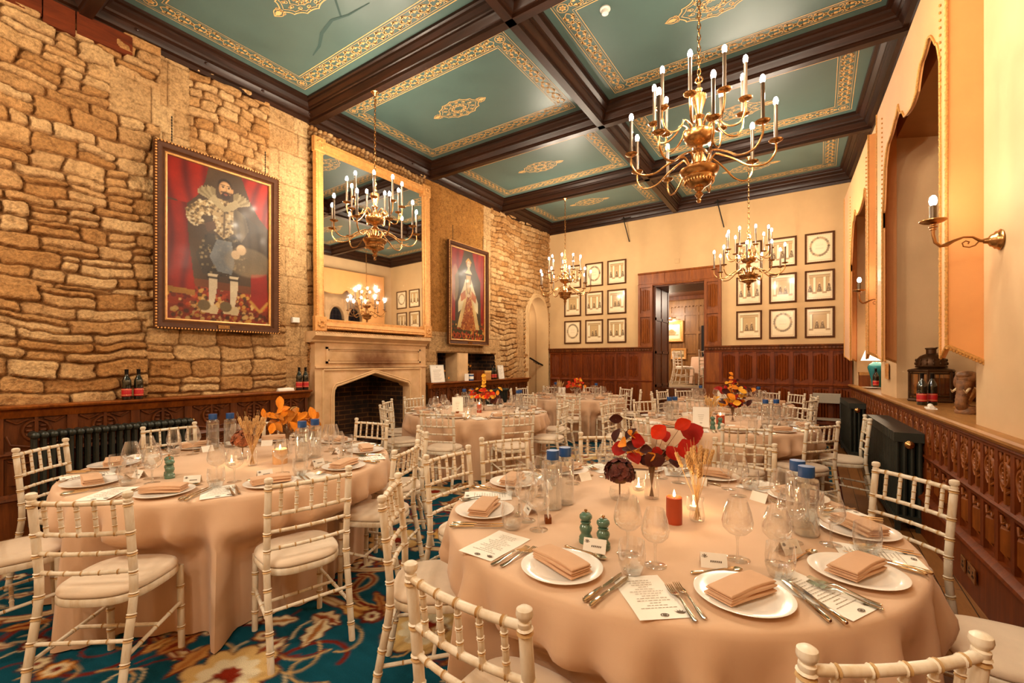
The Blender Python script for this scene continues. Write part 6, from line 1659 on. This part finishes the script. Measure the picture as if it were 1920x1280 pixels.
# carved elephant head
M['carved'] = simple('carved_brown_wood', '7a4f2a', .55, var=.5, nscale=30, bmp=.6, bscale=90)
e = thing('elephant_carving', 'carved wooden elephant head with raised trunk and small tusks on the window sill', 'carving', (.96, 4.92, 1.07), PI + .7)
b = MB()
b.lathe([(0, 0), (.07, 0), (.075, .02), (.06, .04), (.05, .06)], 18)
P = sm([(.02, 0, .04), (.05, 0, .07), (.045, 0, .12), (.03, 0, .17), (.02, 0, .22), (0, 0, .27)], 4); n_ = len(P)
b.tube(P, [.04 - .012 * math.sin(PI * i / (n_ - 1)) + .022 * i / (n_ - 1) + .003 * (i % 2) for i in range(n_)], 14)
b.ell((-.01, 0, .275), (.075, .07, .06), 16, 10); b.ell((.02, 0, .3), (.05, .055, .035), 12, 8); b.build('head_and_trunk', M['carved'], e, smooth=60)
for sy in (-1, 1):
    b = MB(); b.ell((-.035, sy * .075, .245), (.05, .016, .075), 12, 8, 0, Matrix.Rotation(sy * .35, 3, 'Z')); b.build('ear', M['carved'], e, smooth=60)
    b = MB(); b.tube([(.03, sy * .04, .2), (.07, sy * .05, .17), (.09, sy * .045, .19)], [.011, .008, .002], 8); b.build('tusk', simple('ivory_wood', 'd8bf94', .5) if sy < 0 else bpy.data.materials['ivory_wood'], e)
t = thing('wooden_block', 'leaning rough wooden block beside the elephant carving', 'wood block', (.95, 5.16, 1.07), .3); t.rotation_euler = (math.radians(28), 0, 1.2)
b = MB(); b.bbox(-.05, -.03, .02, .05, .03, .22, .008); b.build('block', M['sill_oak'], t, smooth=20)
# blue lamp
t = thing('table_lamp', 'turquoise vase table lamp with lit cream shade on the far window sill', 'lamp', (.76, 9.2, 1.07))
M['turq'] = simple('turquoise_glaze', '1f7f86', .12, var=.2, nscale=6, coat=.6)
b = MB(); b.lathe([(0, 0), (.06, 0), (.065, .015), (.06, .04), (.07, .12), (.1, .24), (.115, .31), (.1, .36), (.06, .385), (.05, .4), (0, .4)], 30); b.build('ceramic_base', M['turq'], t, smooth=60)
b = MB(); b.tube([(0, 0, .39), (0, 0, .5)], .01, 8); b.build('lamp_neck', M['brass'], t)
m_, nt_, b_ = new_mat('lit_lampshade'); b_.inputs['Base Color'].default_value = rgb('efe0c4'); b_.inputs['Roughness'].default_value = .8; b_.inputs['Emission Color'].default_value = (1, .82, .58, 1); b_.inputs['Emission Strength'].default_value = 2.2
b = MB(); b.lathe([(.2, .42), (.1, .7)], 30); b.build('lamp_shade', m_, t, smooth=60); point('lamp_light', (.76, 9.2, 1.83), 4, (1, .8, .55), .03)
boxthing('wooden_box', 'plain wooden box on the far window sill left of the blue lamp', 'box', WR(9.45) + .0, 9.36, 1.07, WR(9.45) + .14, 9.6, 1.3, M['gold_oak'], lid=M['sill_oak'])
t = thing('saucer', 'white dish on the far window sill before the blue lamp', 'dish', (WR(8.6) + .05, 8.6, 1.07)); b = MB(); b.lathe([(0, .003), (.06, .003), (.12, .02), (.122, .022), (.06, .008), (0, .007)], 28); b.build('dish', M['china'], t)
t = thing('framed_picture', 'tiny gilt-framed picture on the plaster pier between the window bays', 'picture', (WR(6.95) - .012, 6.97, 1.36), -PI / 2)
b = MB(); rects(b, .1, .13, [(0, 0), (0, .012), (.02, .02), (.03, .0)]); b.build('frame', M['gilt'], t, smooth=30); c = Canvas(.1, .13, .012, 'c79a5a'); link('canvas', c.mesh('canvas', M['print']), t)
# sockets, small wall fittings
for y, w, lab in ((4.08, .05, 'single brass switch plate on the plinth under the window sill'), (3.93, .085, 'double brass socket on the plinth under the window sill, nearer the front')):
    t = thing('wall_socket', lab, 'socket', (WR(y) - .069, y, .165), -PI / 2)
    b = MB(); b.bbox(-w, -.008, -.045, w, 0, .045, .003); b.build('faceplate', M['brass'], t, smooth=20)
    b = MB()
    for x in ((-.04, .04) if w > .06 else (0,)):
        for px, pz in ((0, .015), (-.012, -.01), (.012, -.01)): b.box(x + px - .004, -.0095, pz - .008, x + px + .004, -.0078, pz + .008)
    b.build('socket_slot', M['iron'], t, smooth=0)
t = thing('wall_sensor', 'small white sensor box on the stone wall left of the mirror', 'sensor', (XL + .02, 3.33, 2.02), PI / 2); b = MB(); b.bbox(-.05, -.05, -.035, .05, 0, .035, .008); b.build('housing', M['white_plastic'], t, smooth=20)
t = thing('wall_plate', 'faint blank plate on the plaster above the doorway', 'wall plate', (-2.55, YB, 3.66), 0); b = MB(); b.bbox(-.05, -.012, -.05, .05, 0, .05, .003); b.build('plate', M['plaster'], t, smooth=20)
t = thing('round_vent', 'round brass vent set in the panelling beside the fireplace', 'vent', (XL + .145, 3.25, .83), PI / 2); b = MB(); b.lathe([(.06, 0), (.07, .012), (.055, .02), (.05, .006)], 24, 0, (0, 0, 0), Matrix.Rotation(PI / 2, 3, 'X')); b.build('ring', M['brass'], t)
b = MB(); b.lathe([(0, .004), (.05, .005)], 20, 0, (0, 0, 0), Matrix.Rotation(PI / 2, 3, 'X')); b.build('opening', M['soot_black'], t)
# folding chair against the end wall
t = thing('folding_chair', 'black metal folding chair with grey backrest by the end wall radiator', 'chair', (.12, 9.8, 0), 0)
M['greyp'] = simple('grey_plastic', '9a8e7c', .5)
for sx in (-1, 1):
    b = MB(); b.tube([(sx * .2, -.2, 0), (sx * .2, .1, .55), (sx * .2, .18, .88)], .012, 7); b.build('back_leg', M['iron'], t)
    b = MB(); b.tube([(sx * .18, .25, 0), (sx * .18, -.18, .46)], .012, 7); b.build('front_leg', M['iron'], t)
b = MB(); b.bbox(-.2, -.2, .44, .2, .1, .465, .008); b.build('seat', M['greyp'], t, smooth=20)
b = MB(); b.bbox(-.21, .14, .72, .21, .17, .9, .008); b.build('backrest', M['greyp'], t, smooth=20)
b = MB(); b.tube([(-.18, .12, .14), (.18, .12, .14)], .009, 6); b.build('crossbar', M['iron'], t)
# far room table and chairs
t = thing('round_table', 'round cloth-covered table seen through the doorway in the far room', 'table', (-2.12, 13.7, RF)); b = MB(); b.lathe([(0, .75), (.88, .75), (.9, .73), (.93, .4), (.96, .01)], 40); b.build('tablecloth', M['cloth'], t, smooth=60)
for x, y, rz, lab in ((-3.56, 13.95, -1.65, 'limewashed chair side-on in the far room, leftmost through the doorway'), (-3.17, 12.7, -.85, 'limewashed chair in the far room, middle one through the doorway'), (-2.3, 12.1, .0, 'limewashed chair in the far room, half hidden by the door frame')):
    CHAIR.put((x, y, RF), rz, lab, 'limewashed chairs in the far room')
for k in range(6):
    a = k * 1.05; WINE_S.put((-2.12 + .55 * math.cos(a), 13.7 + .55 * math.sin(a), RF + .752), 0, 'wine glass on the far room table seen through the doorway', 'wine glasses on the far room table')
# ================================================================ carpet
cx0, cx1, cyA, cyB = -5.05, .22, -.8, 9.7
st = .0115
xs = np.arange(cx0, cx1, st); ysn = np.concatenate([np.arange(cyA, .2, .05), np.arange(.2, 5.2, st), np.arange(5.2, cyB, .04)])
TX, TY = 2.4, 2.4
tn_ = 209; tx = np.linspace(0, TX, tn_, endpoint=False); XX, YY = np.meshgrid(tx, tx)
Tt = np.ones((tn_, tn_, 3)) * rgb3('114a5a'); Tt *= (0.8 + .5 * fbm(XX * 3, YY * 30, 3))[..., None]
def stampdist(P):
    d = np.full(XX.shape, 9.0); tt = np.zeros(XX.shape)
    for ox in (-TX, 0, TX):
        for oy in (-TY, 0, TY):
            if min(p[0] for p in P) + ox > TX + .3 or max(p[0] for p in P) + ox < -.3 or min(p[1] for p in P) + oy > TY + .3 or max(p[1] for p in P) + oy < -.3: continue
            for (x0, y0), (x1, y1) in zip(P, P[1:]):
                x0, x1, y0, y1 = x0 + ox, x1 + ox, y0 + oy, y1 + oy
                dx_, dy_ = x1 - x0, y1 - y0; L = dx_ * dx_ + dy_ * dy_ + 1e-12
                t = np.clip(((XX - x0) * dx_ + (YY - y0) * dy_) / L, 0, 1); d = np.minimum(d, np.hypot(XX - x0 - t * dx_, YY - y0 - t * dy_))
    return d
def paint(m, col):
    global Tt
    m = np.clip(m, 0, 1)[..., None]; Tt = Tt * (1 - m) + rgb3(col) * m
def vine(P, w, col, edge=None):
    d = stampdist(P)
    if edge: paint((w + .011 - d) / .006 + .5, edge)
    paint((w - d) / .006 + .5, col)
def spiral(cx, cy, r, a0, turns, k=1, n=26): return [(cx + r * (1 - .8 * i / n) * math.cos(a0 + k * turns * 6.283 * i / n), cy + r * (1 - .8 * i / n) * math.sin(a0 + k * turns * 6.283 * i / n)) for i in range(n + 1)]
def wrapd(cx, cy): 
    dx_ = (XX - cx + TX / 2) % TX - TX / 2; dy_ = (YY - cy + TY / 2) % TY - TY / 2; return dx_, dy_
def flower(cx, cy, R, petals, c1, c2, c3, a0=0):
    dx_, dy_ = wrapd(cx, cy); r = np.hypot(dx_, dy_); a = np.arctan2(dy_, dx_) + a0
    rr = R * (.72 + .28 * np.abs(np.cos(a * petals / 2)) ** .7)
    paint((rr - r) / .008 + .5, '5a1a10'); paint((rr - .012 - r) / .008 + .5, c1); paint((rr * .62 - r) / .008 + .5, c2); paint((rr * .3 - r) / .008 + .5, c3)
def cleaf(cx, cy, a, L, W, c1, c2):
    dx_, dy_ = wrapd(cx, cy); u = dx_ * math.cos(a) + dy_ * math.sin(a); v = -dx_ * math.sin(a) + dy_ * math.cos(a) + .12 * u * u / L
    s = np.clip(u / L, 0, 1); w = W * np.sin(PI * s ** .8) * (1 + .18 * np.sin(s * 22)); m = (u > 0) & (u < L)
    paint(np.where(m, (w - np.abs(v)) / .007 + .5, 0), '6a2412'); paint(np.where(m, (w - .01 - np.abs(v)) / .007 + .5, 0), c1); paint(np.where(m, (w * .3 - np.abs(v)) / .007 + .3, 0), c2)
rc = random.Random(21)
for i in range(10):
    x, y = rc.uniform(0, TX), rc.uniform(0, TY); vine(spiral(x, y, rc.uniform(.22, .42), rc.uniform(0, 6), rc.uniform(.8, 1.25), rc.choice((-1, 1))), .012, '7a2413', 'c9a066' if i % 3 == 0 else None)
for i in range(5):
    x, y = TX * (i + .5) / 5, TY * ((i * 2.3 + .7) % 5) / 5; vine(spiral(x, y, .62, i * 1.3, .5, 1 if i % 2 else -1), .028, 'd9c096', '8a3a1c'); vine(spiral(x, y, .62, i * 1.3, .5, 1 if i % 2 else -1), .007, 'b08a58')
for i in range(80):
    x, y = rc.uniform(0, TX), rc.uniform(0, TY); a = rc.uniform(0, 6.3); vine([(x + .03 * k * math.cos(a + .25 * k), y + .03 * k * math.sin(a + .25 * k)) for k in range(9)], .006, rc.choice(['c9a066', 'd9c096', '7a2413']))
for i in range(60): cleaf(rc.uniform(0, TX), rc.uniform(0, TY), rc.uniform(0, 6.3), rc.uniform(.12, .34), rc.uniform(.035, .075), rc.choice(['d6a85e', 'e2cfa6', 'c08a4a', 'd9c096']), rc.choice(['8a3a1c', 'a86a34', '7a2413']))
for i, (x, y) in enumerate(((.4, .5), (1.6, .35), (1.0, 1.35), (2.1, 1.7), (.3, 1.95), (1.5, 2.15))): flower(x, y, .24, 7 + i % 3, 'd9b272', 'e6d6b2', '8a2a16', i)
for i in range(30): flower(rc.uniform(0, TX), rc.uniform(0, TY), rc.uniform(.05, .1), 5 + i % 3, rc.choice(['7a2413', 'd9c096', 'c9853a']), 'e2cfa6', '7a2413', i)
gx, gy = np.meshgrid(xs, ysn)
wxn, wyn = gx + .02 * (fbm(gx * 4, gy * 4, 2) - .5), gy + .02 * (fbm(gx * 4, gy * 4, 6) - .5)
fx, fy = ((wxn + .9) % TX) / TX * tn_, ((wyn + .35) % TY) / TY * tn_
ix, iy = fx.astype(int) % tn_, fy.astype(int) % tn_; ax, ay = (fx % 1)[..., None], (fy % 1)[..., None]; jx, jy = (ix + 1) % tn_, (iy + 1) % tn_
cc = Tt[iy, ix] * (1 - ax) * (1 - ay) + Tt[iy, jx] * ax * (1 - ay) + Tt[jy, ix] * (1 - ax) * ay + Tt[jy, jx] * ax * ay
bd = np.minimum(np.minimum(gx - cx0, cx1 - gx), np.minimum(gy - cyA, cyB - gy))[..., None]
cc = np.where(bd < .05, rgb3('5a2010'), np.where((bd > .05) & (bd < .08), rgb3('c9a066'), cc))
Vc = np.stack([gx, gy, np.full_like(gx, .004)], -1).reshape(-1, 3)
o = link('carpet', grid_mesh('carpet', Vc, len(xs), len(ysn), [M['carpet']], cc.reshape(-1, 3)))
tag(o, 'patterned teal carpet with cream and rust scrolling flowers over the oak floor', 'carpet')
# ================================================================ view
w = bpy.data.worlds.new('World'); SC.world = w; w.use_nodes = True
w.node_tree.nodes['Background'].inputs['Color'].default_value = (.02, .025, .04, 1)
SC.view_settings.view_transform = 'Standard'; SC.view_settings.look = 'None'; SC.view_settings.gamma = 1; SC.view_settings.exposure = 0.0
try: SC.view_settings.use_curve_mapping = False
except Exception: pass
cy_ = SC.cycles
cy_.max_bounces = 10; cy_.diffuse_bounces = 5; cy_.glossy_bounces = 4; cy_.transmission_bounces = 6; cy_.transparent_max_bounces = 24
cy_.caustics_reflective = False; cy_.caustics_refractive = False; cy_.sample_clamp_indirect = 4.0; cy_.use_denoising = True
M['bulb'].cycles.emission_sampling = 'NONE'; M['flame'].cycles.emission_sampling = 'NONE'
